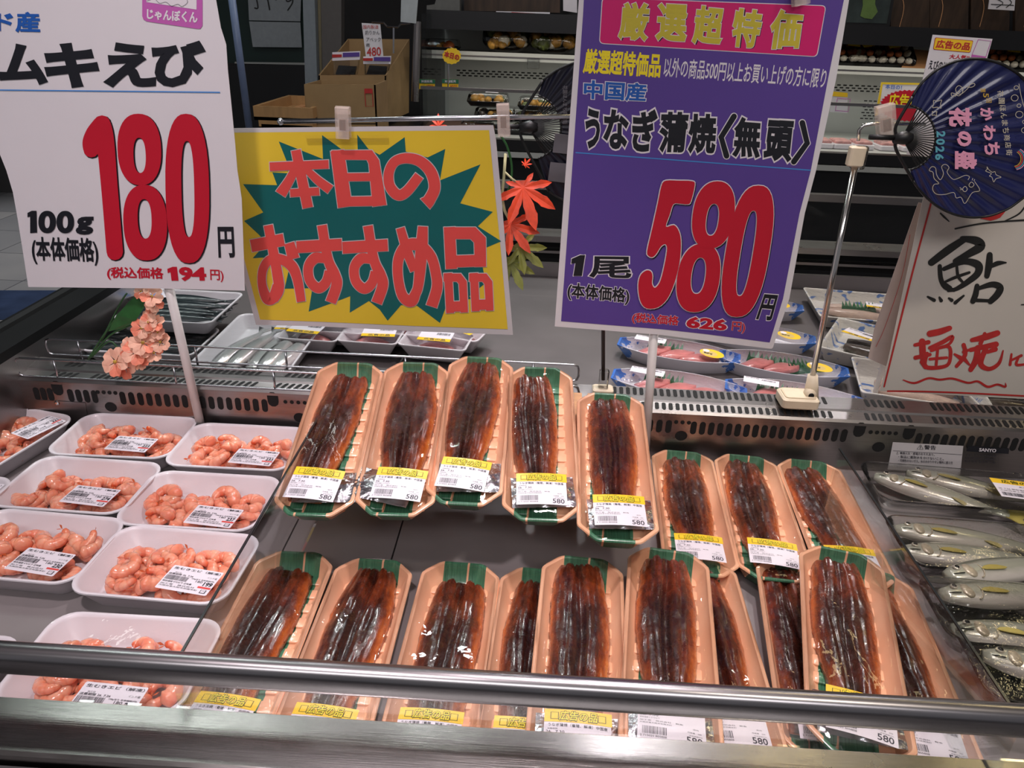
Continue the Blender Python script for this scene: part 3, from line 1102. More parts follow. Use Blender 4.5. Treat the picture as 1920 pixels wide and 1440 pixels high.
# ------------------------------------------------------------------ shrimp
def shrimp_mesh(seed):
    r = random.Random(seed)
    mb = MB()
    arc = math.radians(r.uniform(185, 260))
    R = r.uniform(.0100, .0130)
    n, k = 36, 10
    L, E = [], []
    for i in range(n + 1):
        t = i / n
        a = -arc / 2 + arc * t
        RR = R * (1 - .18 * t)
        c = Vector((RR * math.cos(a), RR * math.sin(a), .0022 * math.sin(a * 1.3 + seed)))
        rad = (.0094 * (1 - .64 * t ** 1.15)) * min(1, .35 + t * 9) * (.93 + .11 * abs(math.sin(t * 6 * math.pi)) ** .5)
        if i == n:
            rad *= .75
        o = Vector((math.cos(a), math.sin(a), 0))
        L.append([c + (o * math.cos(b_) * 1.0 + Vector((0, 0, 1)) * math.sin(b_) * .86) * rad for b_ in [2 * math.pi * j / k for j in range(k)]])
        for j in range(k):
            E.append(max(0, (t - .80) / .2) * .9 + (.34 if abs(math.sin(t * 6 * math.pi)) < .2 and t > .06 else 0))
    mb.loft(L, K['shrimp'], True, True)
    a = arc / 2
    c = Vector((R * .82 * math.cos(a), R * .82 * math.sin(a), 0))
    d = Vector((-math.sin(a), math.cos(a), 0))
    for s_ in (-1, 1):
        q = d.cross(Vector((0, 0, 1)))
        tip = c + d * .0075 + q * s_ * .0028 + Vector((0, 0, .001 * s_))
        mid = c + d * .004 + q * s_ * .0032
        mb.add([c, mid + Vector((0, 0, .0012)), tip, mid - q * s_ * .0026 - Vector((0, 0, .0006))], [(0, 1, 2, 3)], K['shrimp'])
        E += [1, 1, 1, 1]
    me = mb.build('shrimp', me_only=True, smooth=True)
    set_edge(me, E)
    return me
M_SHR = [shrimp_mesh(s) for s in range(8)]
for me in M_SHR:
    me['h'] = 1
SHV = []
for me in M_SHR:
    V = np.empty(len(me.vertices) * 3)
    me.vertices.foreach_get('co', V)
    SHV.append(V.reshape(-1, 3))

SW, SL, SH = .170, .115, .030
def foam_tray_mesh(w, l, h, flare=.016, rad=.024, m=None, name='tray'):
    mb = MB()
    L = []
    for z, i in ((0, flare), (.001, flare - .001), (h - .004, .0022), (h - .002, 0), (h - .0004, .0003), (h, .0018), (h - .0006, .0036), (h - .003, .0052), (.006, flare + .0005), (.0035, flare + .004)):
        L.append([(x, y, z) for x, y in rrect(w - 2 * i, l - 2 * i, max(rad - i * .5, .003), 6)])
    mb.loft(L, m or K['foam'], True, True)
    me = mb.build(name, me_only=True, smooth=True)
    me.set_sharp_from_angle(angle=math.radians(45))
    return me

def flat_film_mesh(w, l, h, rad=.024, m=None, sag=.002, seed=0):
    mb = MB()
    L = []
    o = resample(rrect(w - .001, l - .001, rad, 6), 64)
    for k in (1, .96, .9, .8, .65, .5, .3, .04):
        L.append([(p.x * k, p.y * k, h + .0006 - sag * (1 - k) + .0006 * noise.noise(Vector((p.x * k * 40, p.y * k * 40, seed))) * (k < 1)) for p in o])
    mb.loft(L, m or K['film'], False, True)
    return mb.build('cling_film', me_only=True, smooth=True)
M_FOAM, M_FFILM = foam_tray_mesh(SW, SL, SH), flat_film_mesh(SW, SL, SH)

def shrimp_label_mesh(price, cut=None):
    mb = MB()
    f = flat(.058, .036)
    P = [f(u, v, .0003) for u, v in ((.02, 0), (.98, 0), (1, .03), (1, .97), (.98, 1), (.02, 1), (0, .97), (0, .03))]
    mb.poly(P, K['label'])
    text(mb, '生むきエビ（解凍）', sub(f, .05, .84, .97, .94), K['labink'], .012, .0006)
    text(mb, '加工日', sub(f, .13, .69, .25, .74), K['labink'], .0, .0006)
    text(mb, '消費期限 26. 7.26', sub(f, .03, .60, .52, .68), K['labink'], .008, .0006)
    text(mb, 'インド産', sub(f, .78, .66, .97, .73), K['labink'], .0, .0006)
    barcode(mb, sub(f, .03, .39, .47, .58), K['labink'], .0006, price)
    text(mb, '100g当り 本体価格(円)', sub(f, .52, .53, .96, .59), K['labink'], .008, .0006)
    text(mb, '180', sub(f, .63, .44, .76, .52), K['labink'], .005, .0006)
    text(mb, str(price), sub(f, .80, .34, .97, .51), K['ink'], .03, .0006)
    text(mb, '保存温度 4℃以下 正味量', sub(f, .03, .29, .60, .36), K['labink'], .006, .0006)
    sheet(mb, sub(f, .74, .245, .99, .315), K['coral'], .0006, 2)
    text(mb, '加工者　株式会社', sub(f, .03, .19, .70, .25), K['labink'], .0, .0006)
    text(mb, '大阪府東大阪市花園本町', sub(f, .03, .11, .78, .17), K['labink'], .0, .0006)
    g = sub(f, .84, .06, .95, .20)
    sheet(mb, g, K['labink'], .0006, 1)
    sheet(mb, sub(g, .15, .12, .85, .88), K['label'], .0008, 1)
    text(mb, 'プラ', sub(g, .25, .3, .75, .7), K['labink'], .0, .0010)
    return mb.build('price_label', me_only=True)

def yaw_frame(c, ang):
    return Matrix.Translation(c) @ Matrix.Rotation(ang, 4, 'Z')

def corners_frame(FL, FR, NR, NL, z, bottom):
    q = [atz(*p, z) for p in (FL, FR, NR, NL)]
    c = sum(q, Vector()) / 4
    e = (q[1] - q[0]) + (q[2] - q[3])
    return Vector((c.x, c.y, bottom)), math.atan2(e.y, e.x)

ZR = D + SH
# FL FR NR NL pixels of the rim, price on the label, label x/y/turn, number of shrimps, description of the place
TRAYS = [
    ((228, 985), (477, 1003), (397, 1132), (160, 1108), 199, (.036, -.026, -6), 21, 'near the divider, its label reading 199', 0),
    ((277, 883), (523, 897), (467, 992), (240, 978), 237, (.030, -.034, -5), 20, 'by the divider, a tail pointing right', 0),
    ((365, 792), (572, 797), (530, 887), (322, 870), 233, (.032, -.030, -4), 19, 'at the very back next to the eel packs', 0),
    ((165, 775), (365, 785), (300, 855), (103, 848), 223, (.022, -.026, -4), 20, 'at the very back beneath the round duct hole', 0),
    ((75, 853), (298, 870), (213, 960), (3, 947), 274, (.030, -.026, -4), 20, 'second row back in the left-hand column', 0),
    ((-22, 950), (218, 970), (115, 1095), (-95, 1075), 230, (.032, -.028, -5), 22, 'third row back, cut by the left picture edge', 0),
    ((110, 1156), (382, 1170), (330, 1330), (22, 1310), 219, (.018, -.046, -3), 21, 'right behind the steel rail', 0),
]
def fill(t_label, group, m, n, w, l, seed, z0=.0038, keep=None):
    """drop shrimps into a tray one by one; each comes to rest on what lies below it"""
    r = random.Random(seed)
    g = .0022
    nx, ny = int(w / g) + 1, int(l / g) + 1
    H = np.full((nx, ny), z0)
    for i in range(n):
        best = None
        k = r.randrange(len(SHV))
        for tr in range(11):
            a, tx, ty = r.uniform(0, 6.28), r.gauss(0, .22), r.gauss(0, .22)
            if i > n * .75:
                ty = r.gauss(.3, .25)
            R = (Matrix.Rotation(a, 3, 'Z') @ Matrix.Rotation(ty, 3, 'Y') @ Matrix.Rotation(tx, 3, 'X'))
            V = SHV[k] @ np.array(R.transposed())
            rx, ry = w / 2 - .013, l / 2 - .013
            px, py = r.uniform(-rx, rx), r.uniform(-ry, ry * .75)
            ix = np.clip(((V[:, 0] + px + w / 2) / g).astype(int), 0, nx - 1)
            iy = np.clip(((V[:, 1] + py + l / 2) / g).astype(int), 0, ny - 1)
            gap = np.sort(H[ix, iy] - V[:, 2])
            z = max(gap[int(len(gap) * .78)], z0 - V[:, 2].min() - .001)
            sc = z
            top = float((V[:, 2] + z).max())
            if top > SH - .003 and keep and abs(px - keep[0]) < .046 and abs(py - keep[1]) < .036:
                sc += 1
            sc += max(0, top - SH - .004) * 4
            if best is None or sc < best[0]:
                best = (sc, k, R, px, py, z, ix, iy, V)
        _, k, R, px, py, z, ix, iy, V = best
        if best[0] > .9:
            continue
        np.maximum.at(H, (ix, iy), V[:, 2] + z)
        o = put('peeled_shrimp', M_SHR[k])
        o.matrix_world = m @ Matrix.Translation((px, py, z)) @ R.to_4x4()
        tag(o, t_label, 'shrimp', group)

for i, (FL, FR, NR, NL, price, (lx, ly, lr), n, words_, turn) in enumerate(TRAYS):
    c, a = corners_frame(FL, FR, NR, NL, ZR, D)
    m = yaw_frame(c, a)
    t = thing('shrimp_tray', 'white shrimp tray, ' + words_, 'food tray', group='trays of peeled shrimp', mat=m)
    put('tray', M_FOAM, t)
    put('cling_film', M_FFILM, t)
    lb = put('price_label', shrimp_label_mesh(price), t)
    lb.location = (lx, ly, SH + .0006)
    lb.rotation_euler = (0, 0, math.radians(lr))
    fill('peeled pink shrimp in the tray ' + words_, 'shrimp in the tray ' + words_, m, n + 7, SW - .034, SL - .034, 30 + i, keep=(lx, ly))
# turned tray at the far left, and two corners of trays at the picture edge
for Fp, ang, price, n, words_ in (((70, 832), 78, 221, 20, 'far-left one turned lengthwise with a sideways label'),):
    c = atz(68, 825, ZR)
    m = yaw_frame(Vector((c.x - .055, c.y - .002, D)), math.radians(ang))
    t = thing('shrimp_tray', 'white foam tray of peeled shrimp, ' + words_, 'food tray', group='trays of peeled shrimp', mat=m)
    put('tray', M_FOAM, t)
    put('cling_film', M_FFILM, t)
    lb = put('price_label', shrimp_label_mesh(price), t)
    lb.location = (.042, -.030, SH + .0006)
    lb.rotation_euler = (0, 0, math.radians(-10))
    fill('peeled pink shrimp in the far-left tray turned lengthwise', 'shrimp in the turned tray', m, n, SW - .034, SL - .034, 77, keep=(.042, -.030))
for (px, py), words_, price in (((18, 905), 'only its right corner and label tip showing by the left edge', 225), ((32, 1212), 'only its empty right corner showing above the rail', 240)):
    c = atz(px, py, ZR)
    m = yaw_frame(Vector((c.x - SW / 2 + .004, c.y - .045, D)), 0)
    t = thing('shrimp_tray', 'white foam tray, ' + words_, 'food tray', group='trays of peeled shrimp', mat=m)
    put('tray', M_FOAM, t)
    put('cling_film', M_FFILM, t)
    lb = put('price_label', shrimp_label_mesh(price), t)
    lb.location = (.050, .022 if py < 1000 else -.03, SH + .0006)

# ------------------------------------------------------------------ whole river fish on the right
def fish_mesh(L, w, th, m, tail=True, fin=None, droop=0.0):
    """a fish lying on its side, head at -x, back towards +y"""
    mb = MB()
    n, k = 26, 14
    Ls = []
    for i in range(n + 1):
        t = i / n
        a = w * (.04 + .96 * math.sin(math.pi * min(1, (t * .98 + .035)) ** .72) ** .75) if t < .97 else w * .26
        a = max(a, w * (.26 if t > .5 else .10))
        b_ = th * (.10 + .9 * math.sin(math.pi * min(.96, t + .03) ** .75) ** .8)
        b_ = max(b_, th * .10)
        x = -L / 2 + L * .88 * t
        yc = droop * math.sin(t * math.pi)
        Ls.append([(x, yc + a * math.cos(q), th + b_ * math.sin(q)) for q in [2 * math.pi * j / k for j in range(k)]])
    mb.loft(Ls, m, True, True)
    return mb.build('body', me_only=True, smooth=True)

def leaf_fin(P, m, name='fin'):
    return MB().slab(P, (0, 0, .0005), m).build(name, me_only=True)

def make_fish(name, label, group, m, L, w, th, skin, fin=None, face_=True):
    t = thing(name, label, 'fish', group=group, mat=m)
    key = (L, w, th, skin.name)
    if key not in _fm:
        _fm[key] = fish_mesh(L, w, th, skin)
        x = L / 2 - L * .12
        _fm[key + ('t',)] = MB().slab([(x - .006, -w * .2, th), (x - .006, w * .2, th), (x + L * .12, w * .95, th), (x + L * .08, 0, th), (x + L * .12, -w * .95, th)], (0, 0, .0008), fin or skin).build('tail_fin', me_only=True)
        hx = -L / 2
        e = MB()
        e.ball((hx + L * .072, w * .22, th * 1.66), (w * .22, w * .22, th * .20), K['eyering'], 12, 6)
        e.ball((hx + L * .072, w * .22, th * 1.76), (w * .15, w * .15, th * .15), K['eye'], 10, 6)
        _fm[key + ('e',)] = e.build('eye', me_only=True, smooth=True)
        g = MB()
        pts = [(hx + L * .17 + L * .035 * math.cos(q), -w * .12 + w * .62 * math.sin(q), th * (1.93 - .3 * math.sin(q) ** 2)) for q in [math.pi * (-.5 + j / 12) for j in range(13)]]
        g.tube(pts, w * .045, K['gill'], 6)
        g.ball((hx + L * .135, -w * .08, th * 1.60), (L * .042, w * .56, th * .30), K['gill'], 14, 7)
        g.tube([(hx + L * .012, -w * .05, th * 1.30), (hx + L * .05, -w * .22, th * 1.66), (hx + L * .085, -w * .30, th * 1.76)], w * .03, K['eye'], 6)
        _fm[key + ('g',)] = g.build('gill_cover', me_only=True, smooth=True)
        if fin:
            y0 = -w * .25
            _fm[key + ('f',)] = MB().slab([(hx + L * .195, y0, th * 1.95), (hx + L * .22, y0 + w * .15, th * 2.0), (hx + L * .26, y0 + w * .20, th * 2.02), (hx + L * .305, y0 + w * .10, th * 2.04), (hx + L * .345, y0 - w * .10, th * 2.04), (hx + L * .352, y0 - w * .20, th * 2.03), (hx + L * .33, y0 - w * .27, th * 2.02), (hx + L * .27, y0 - w * .22, th * 2.0), (hx + L * .22, y0 - w * .12, th * 1.97)], (0, 0, .0006), fin).build('pectoral_fin', me_only=True)
            _fm[key + ('v',)] = MB().slab([(hx + L * .51, -w * .55, th * 1.72), (hx + L * .545, -w * .52, th * 1.76), (hx + L * .59, -w * .62, th * 1.70), (hx + L * .615, -w * .76, th * 1.58), (hx + L * .60, -w * .86, th * 1.42), (hx + L * .555, -w * .74, th * 1.58)], (0, 0, .0006), fin).build('pelvic_fin', me_only=True)
    put('body', _fm[key], t)
    put('tail_fin', _fm[key + ('t',)], t)
    if face_:
        put('eye', _fm[key + ('e',)], t)
        put('gill_cover', _fm[key + ('g',)], t)
    if fin:
        put('pectoral_fin', _fm[key + ('f',)], t)
        put('pelvic_fin', _fm[key + ('v',)], t)
    return t
_fm = {}

def fish_at(head, tail, z, L, roll=0, head_at=None):
    """fish frame from the pixels of its snout and of a spot along its back, at height z"""
    a, b_ = atz(*head, z), atz(*tail, z)
    d = (b_ - a)
    d.z = 0
    d.normalize()
    ang = math.atan2(d.y, d.x)
    c = a + d * L / 2
    return Matrix.Translation((c.x, c.y, z)) @ Matrix.Rotation(ang, 4, 'Z') @ Matrix.Rotation(math.radians(roll), 4, 'X')

AL = .185
# clear packs overlapping like shingles: left x, near y, height, turn
M_CTRAY = foam_tray_mesh(.235, .098, .026, .012, .02, K['clearplastic'])
M_CFILM = flat_film_mesh(.235, .098, .026, .02, K['film2'], -.006, 4)
PACKS = [((1607, 862), .800, -3, 'farthest back, with the yellow label'), ((1652, 962), .812, -2, 'second from the back'), ((1712, 1075), .824, -3, 'third from the back'), ((1780, 1162), .826, -6, 'nearest the steel rail')]
AYU = [[((1640, 890), (1870, 958), 0, .0), ((1700, 884), (1885, 925), 0, -.001)], [((1680, 990), (1915, 1022), 0, 0), ((1694, 1030), (1920, 1050), 0, 0)], [((1776, 1078), (1920, 1062), 0, 0), ((1767, 1112), (1920, 1112), 0, .0)], [((1787, 1178), (1920, 1192), 0, 0), ((1845, 1226), (1960, 1252), 0, .0)]]
WHICH = [('front sweetfish with its head bare', 'rear sweetfish'), ('rear sweetfish', 'front sweetfish'), ('rear sweetfish', 'front sweetfish, mouth open'), ('rear sweetfish', 'front sweetfish')]
for i, ((px, py), zr, ang, words_) in enumerate(PACKS):
    c = atz(px, py, zr)
    a = math.radians(ang)
    m = Matrix.Translation((c.x, c.y, zr - .026)) @ Matrix.Rotation(a, 4, 'Z') @ Matrix.Translation((.1175, -.049, 0)) 
    t = thing('fish_pack', 'clear plastic pack of two whole sweetfish, ' + words_, 'food pack', group='clear packs of sweetfish', mat=m)
    put('tray', M_CTRAY, t)
    put('cling_film', M_CFILM, t)
    if i == 0:
        mb = MB()
        f = flat(.062, .045)
        sheet(mb, sub(f, 0, 0, 1, .74), K['label'], .0003)
        sheet(mb, sub(f, 0, .74, 1, 1), K['labelyel'], .0003)
        text(mb, '広告の品', sub(f, .2, .78, .9, .96), K['olivein'], .03, .0006)
        text(mb, 'あゆ（養殖）', sub(f, .5, .6, .95, .68), K['labink'], 0, .0006)
        text(mb, '26. 7.26 保存温度', sub(f, .05, .42, .6, .5), K['labink'], 0, .0006)
        text(mb, '大阪府東大阪市花園本町', sub(f, .05, .32, .95, .38), K['labink'], 0, .0006)
        barcode(mb, sub(f, .06, .08, .5, .26), K['labink'], .0006, 9)
        lb = mb.build('price_label', t, local=True)
        lb.location = (.072, -.012, .035)
        lb.rotation_euler = (0, 0, math.radians(-6))
    for k, (h, tl, rl, dz) in enumerate(AYU[i]):
        z = zr - .022 + dz
        make_fish('sweetfish', WHICH[i][k] + ' in the clear pack ' + words_, 'whole sweetfish', fish_at(h, tl, z + .014, AL, rl) @ Matrix.Translation((0, 0, -.014)), AL, .0185, .0115, K['ayu'], K['fin'])

# ================================================================== price boards
def board(name, label, cat, pl, outline, m, th=.0008, group=None):
    """a sheet: front face on the plane, thickness behind it; returns builder and thing"""
    P = [pl.p(x, y) for x, y in outline]
    c = sum(P, Vector()) / len(P)
    mb = MB()
    mb.slab(P, -pl.n * th, m)
    return mb, c

def finish(mb, name, label, cat, c, group=None):
    o = mb.build(name)
    me = o.data
    me.transform(Matrix.Translation(-c))
    o.location = c
    return tag(o, label, cat, group)

# --- white board: shrimp 180
p1 = standing(.905)
mb, c = board('price_board', '', '', p1, [(-190, -150), (385, -150), (398, -60), (405, 0), (414, 52), (424, 84), (427, 130), (434, 200), (440, 262), (445, 320), (453, 372), (455, 425), (457, 480), (459, 545), (300, 541), (53, 538), (48, 505), (41, 460), (33, 410), (24, 360), (12, 320), (-2, 285), (-30, 190), (-90, 40)], K['paper'])
f1 = p1.p
text(mb, 'ド産', quad(p1, (-6, 22), (75, 22), (76, 62), (-6, 60)), K['blue'], .035)
text(mb, 'ン', quad(p1, (-44, 22), (-8, 22), (-8, 62), (-44, 62)), K['blue'], .035)
for ch, q in (('ム', ((-4, 80), (89, 84), (91, 160), (-2, 156))), ('キ', ((82, 78), (186, 82), (188, 166), (84, 164))), ('え', ((192, 79), (292, 80), (294, 165), (194, 164))), ('び', ((284, 75), (386, 76), (388, 164), (286, 163)))):
    text(mb, ch, quad(p1, *q), K['ink'], .052)
stroke(mb, [(-60, 168), (412, 173)], 2.2, f1, K['sky'], smooth=False)
mb.poly([f1(x, y, .0005) for x, y in ((267, -30), (380, -30), (380, 48), (376, 54), (370, 54), (275, 40), (269, 36), (267, 30))], K['pinkbox'])
mb.poly([f1(x, y, .0007) for x, y in ((275, -30), (369, -30), (369, 18), (275, 4))], K['inkw'])
stroke(mb, [(276, 2), (290, -2), (300, 6), (312, 4), (322, 11), (334, 8), (342, 12), (352, 5), (350, -4)], .8, f1, K['grey'], .0009)
text(mb, 'じゃんぼくん', quad(p1, (276, 16), (371, 22), (371, 44), (276, 36)), K['inkw'], .04, .0008)
def num180(g, m, off):
    s = MB()
    stroke(mb, [(192, 232), (198, 262), (206, 352), (216, 472)], [32 + 2 * g, 33 + 2 * g, 31 + 2 * g, 31 + 2 * g], f1, m, off)
    stroke(mb, [(190, 232), (180, 250), (172, 266), (172, 280)], [30 + 2 * g, 36 + 2 * g, 33 + 2 * g, 30 + 2 * g], f1, m, off)
    ring(mb, (262, 280), 41, 67, (262.5, 291), 11.5, 33, f1, m, off, -.035, 2.3, grow=g)
    ring(mb, (273, 417), 41, 71, (272, 410), 13, 37, f1, m, off, -.035, 2.3, grow=g)
    ring(mb, (352, 353), 41, 140, (353, 354), 12, 90, f1, m, off, -.02, 2.5, grow=g)
def shifted(fn, dx, dy):
    return lambda x, y, off=0: fn(x + dx, y + dy, off)
f1 = shifted(p1.p, 1.6, 1.6)
num180(.8, K['ink'], .0003)
f1 = p1.p
num180(0, K['red'], .0009)
mb.poly([f1(x, y, .0006) for x, y in ((52, 399), (60, 395), (69, 395), (70, 436), (57, 437), (57, 406), (52, 407))], K['ink'])
ring(mb, (89, 416), 16.5, 21, (89, 416), 5, 11.5, f1, K['ink'], .0006, ex=2.2)
ring(mb, (123, 416), 16.5, 21, (123, 416), 5, 11.5, f1, K['ink'], .0006, ex=2.2)
text(mb, 'g', quad(p1, (143, 406), (176, 406), (175, 440), (142, 440)), K['ink'], .05)
text(mb, '(本体価格)', quad(p1, (58, 443), (182, 446), (187, 498), (62, 495)), K['ink'], .032)
text(mb, '円', quad(p1, (408, 425), (438, 425), (441, 483), (410, 483)), K['ink'], .03)
text(mb, '(税込価格', quad(p1, (201, 500), (306, 501), (308, 526), (201, 524)), K['red'], .03)
mb.poly([f1(x, y, .0006) for x, y in ((314, 504), (324, 500), (332, 500), (335, 526), (322, 526), (320, 510), (315, 512))], K['red'])
text(mb, '94', quad(p1, (335, 500), (386, 501), (388, 527), (337, 527)), K['red'], .05)
text(mb, '円)', quad(p1, (394, 505), (419, 506), (420, 529), (395, 528)), K['red'], .02)
finish(mb, 'price_board', 'white paper price board with a big red 180 on a pole', 'price sign', c)

# --- yellow board: today's recommendation
p2 = standing(.955)
mb, c = board('recommendation_board', '', '', p2, [(384, 241), (925, 235), (930, 262), (941, 380), (951, 500), (962, 628), (800, 622), (600, 612), (480, 609), (455, 515), (405, 310)], K['laminate'], .0012)
f2 = p2.p
mb.poly([f2(x, y, .0005) for x, y in ((396, 249), (917, 244), (925, 330), (940, 480), (952, 617), (780, 611), (600, 603), (488, 599), (462, 500), (415, 320))], K['yellow'])
burst = [(523, 265), (606, 298), (604, 253), (641, 280), (671, 281), (670, 252), (691, 279), (712, 290), (759, 257), (761, 284), (802, 295), (835, 279), (825, 338), (901, 308), (863, 381), (924, 397), (896, 424), (940, 452), (912, 464), (905, 500), (911, 530), (880, 555), (884, 560), (840, 565), (825, 605), (778, 570), (752, 572), (727, 601), (712, 580), (692, 564), (656, 586), (657, 555), (628, 566), (579, 584), (586, 540), (534, 541), (542, 505), (520, 480), (505, 482), (474, 484), (500, 455), (486, 440), (458, 414), (494, 398), (456, 345), (520, 347), (511, 323), (545, 325), (537, 300)]
mb.poly([f2(x, y, .0008) for x, y in burst], K['teal'])
# heavy display lettering drawn with a broad square pen
def pen(P, w, smooth=False, closed=False, cap=False):
    for m_, ex, o in ((K['laminate'], 2.6, .0010), (K['coral'], 0, .0016)):
        PENS.append((P, [v + ex for v in (w if hasattr(w, '__len__') else [w] * len(P))], m_, o, smooth, closed, ex))
PENS, PI_ = [], [0]
def flush():
    for P, W, m_, o, sm, cl, ex in PENS:
        Q = [Vector((a, b_, w_)) for (a, b_), w_ in zip(P, W)]
        if sm:
            Q = spline(Q, 8, cl)
        if cl:
            Q = list(Q) + [Q[0]]
        N = len(Q)
        PI_[0] += 1
        A, B = [], []
        for i in range(N):
            a = Q[i - 1] if i else (Q[-2] if cl else Q[0])
            b_ = Q[i + 1] if i < N - 1 else (Q[1] if cl else Q[-1])
            t1 = Vector((Q[i].x - a.x, Q[i].y - a.y)); t2 = Vector((b_.x - Q[i].x, b_.y - Q[i].y))
            t1 = t1.normalized() if t1.length > 1e-6 else t2.normalized()
            t2 = t2.normalized() if t2.length > 1e-6 else t1
            t = (t1 + t2).normalized()
            k = 1 / max(.5, t.dot(t2))
            x, y = Q[i].x, Q[i].y
            if not cl and ex:
                if i == 0:
                    x, y = x - t.x * ex / 2, y - t.y * ex / 2
                if i == N - 1:
                    x, y = x + t.x * ex / 2, y + t.y * ex / 2
            h = Q[i].z / 2 * k
            A.append((x - t.y * h, y + t.x * h))
            B.append((x + t.y * h, y - t.x * h))
        for i in range(N - 1):
            e = o + 1.5e-6 * i + 4e-6 * PI_[0]
            mb.add([f2(*A[i], e), f2(*A[i + 1], e), f2(*B[i + 1], e), f2(*B[i], e)], [(0, 1, 2, 3)], m_)
g1 = lambda *P: [(440 + a / 3.556, 230 + b_ / 3.556) for a, b_ in P]
# 本
pen(g1((236, 292), (628, 276)), 16); pen(g1((410, 182), (490, 565)), [18, 19.5])
pen(g1((408, 300), (368, 380), (308, 475)), [15, 17, 21], True); pen(g1((470, 300), (560, 385), (640, 445)), [12, 16, 18], True)
pen(g1((372, 468), (566, 456)), 15)
# 日
pen(g1((685, 184), (738, 560)), [25, 27]); pen(g1((650, 214), (900, 214), (930, 260), (968, 552)), [17, 18, 20, 26])
pen(g1((725, 362), (930, 360)), 15); pen(g1((740, 524), (980, 520)), 18)
# の
pen(g1((1232, 352), (1150, 455), (1090, 480), (1036, 420), (1030, 330), (1070, 258), (1150, 235), (1240, 258), (1310, 330), (1334, 430), (1300, 510), (1272, 540)), [18, 19, 20, 19, 18, 18, 19, 20, 21, 21, 22, 26], True)
# お
pen(g1((112, 820), (330, 778)), 23); pen(g1((226, 682), (286, 1000), (296, 1110), (262, 1180)), [17, 19, 19, 16], True)
pen(g1((285, 1080), (262, 1160), (220, 1170), (186, 1080), (190, 980), (232, 915), (300, 905), (380, 950), (420, 1040), (446, 1190)), [16, 20, 20, 16, 16, 17, 18, 20, 18, 16], True)
pen(g1((366, 800), (396, 905)), [19, 22])
# す す
for dx, dy in ((0, 0), (306, 4)):
    pen(g1((415 + dx, 828 + dy), (716 + dx, 810 + dy)), 22)
    pen(g1((584 + dx, 682 + dy), (622 + dx, 900 + dy), (668 + dx, 1010 + dy), (682 + dx, 1080 + dy), (642 + dx, 1195 + dy)), [18, 18, 20, 20, 20], True)
    pen(g1((604 + dx, 905 + dy), (540 + dx, 900 + dy), (494 + dx, 960 + dy), (504 + dx, 1050 + dy), (560 + dx, 1100 + dy), (612 + dx, 1060 + dy), (628 + dx, 985 + dy)), [16, 20, 18, 18, 19, 18, 14], True)
# め
pen(g1((1106, 700), (1150, 850), (1200, 985)), [16, 18, 16], True); pen(g1((1256, 690), (1246, 850), (1222, 1100), (1170, 1190)), [18, 22, 18, 16], True)
pen(g1((1216, 1110), (1180, 1185), (1120, 1150), (1090, 1020), (1096, 900), (1150, 820), (1230, 815), (1310, 890), (1344, 1010), (1350, 1100), (1314, 1222)), [16, 22, 19, 18, 19, 22, 22, 19, 19, 20, 21], True)
# 品
pen(g1((1432, 694), (1446, 972)), 21); pen(g1((1400, 734), (1590, 734), (1636, 780), (1640, 958)), [22, 22, 22, 21]); pen(g1((1430, 924), (1660, 916)), 22)
for a, b_, x in ((1424, 1262, 0), (1596, 1250, 170)):
    pen(g1((a, 1000), (1438 + x, b_ + 4)), 15); pen(g1((1394 + x, 1030), (1496 + x, 1030), (1522 + x, 1064), (1532 + x, b_)), [15, 15, 15, 14]); pen(g1((1432 + x, b_ - 38), (1540 + x, b_ - 42)), 19)
flush()
mb.slab([f2(x, y, .0030) for x, y in ((574, 253), (728, 252), (729, 265), (576, 266))], (0, .0002, 0), K['film'])
finish(mb, 'recommendation_board', 'laminated yellow board with coral lettering on a dark green starburst', 'price sign', c)

# --- purple board: eel 580
p3 = standing(.905)
f3 = p3.p
mb, c = board('price_board', '', '', p3, [(1090, -62), (1611, -100), (1604, -60), (1592, 0), (1568, 147), (1530, 320), (1509, 400), (1480, 560), (1449, 652), (1446, 654), (1330, 640), (1241, 628), (1040, 612), (1060, 330), (1083, 30)], K['paper'])
mb.poly([f3(x, y, .0004) for x, y in ((1098, -60), (1598, -98), (1582, 0), (1552, 150), (1520, 320), (1499, 400), (1468, 560), (1443, 642), (1330, 627), (1240, 617), (1052, 602), (1074, 300), (1093, 30))], K['purple'])
def rq(a, b_, c_, d, r):
    out = []
    Q = [Vector(v) for v in (a, b_, c_, d)]
    for i in range(4):
        p, u, v = Q[i], (Q[i - 1] - Q[i]).normalized(), (Q[(i + 1) % 4] - Q[i]).normalized()
        for j in range(5):
            t = j / 4
            out.append((p + u * r) * (1 - t) ** 2 + p * 2 * t * (1 - t) + (p + v * r) * t * t)
    return out
mb.poly([f3(p.x, p.y, .0006) for p in rq((1128.5, -5), (1549, 10), (1532, 107), (1123, 82), 9)], K['inkw'])
mb.poly([f3(p.x, p.y, .0008) for p in rq((1130, -3.5), (1547.5, 11.5), (1530.5, 105.5), (1124.5, 80.5), 8)], K['magenta'])
for ch, q in (('厳', ((1163, 3), (1222, 6), (1213, 79), (1158, 74))), ('選', ((1233, 5), (1291, 8), (1286, 81), (1228, 76))), ('超', ((1304, 9), (1360, 14), (1352, 86), (1296, 82))), ('特', ((1376, 14), (1433, 20), (1418, 91), (1370, 87))), ('価', ((1449, 16), (1507, 21), (1497, 92), (1438, 92)))):
    q2 = [(x + 1.8, y + 1.8) for x, y in q]
    text(mb, ch, quad(p3, *q2), K['ink'], .052, .0009)
    text(mb, ch, quad(p3, *q), K['olive'], .036, .0011, ((K['inkw'], .018),))
text(mb, '厳選超特価品', quad(p3, (1098, 90), (1241, 100), (1237, 147), (1092, 138)), K['lemon'], .032)
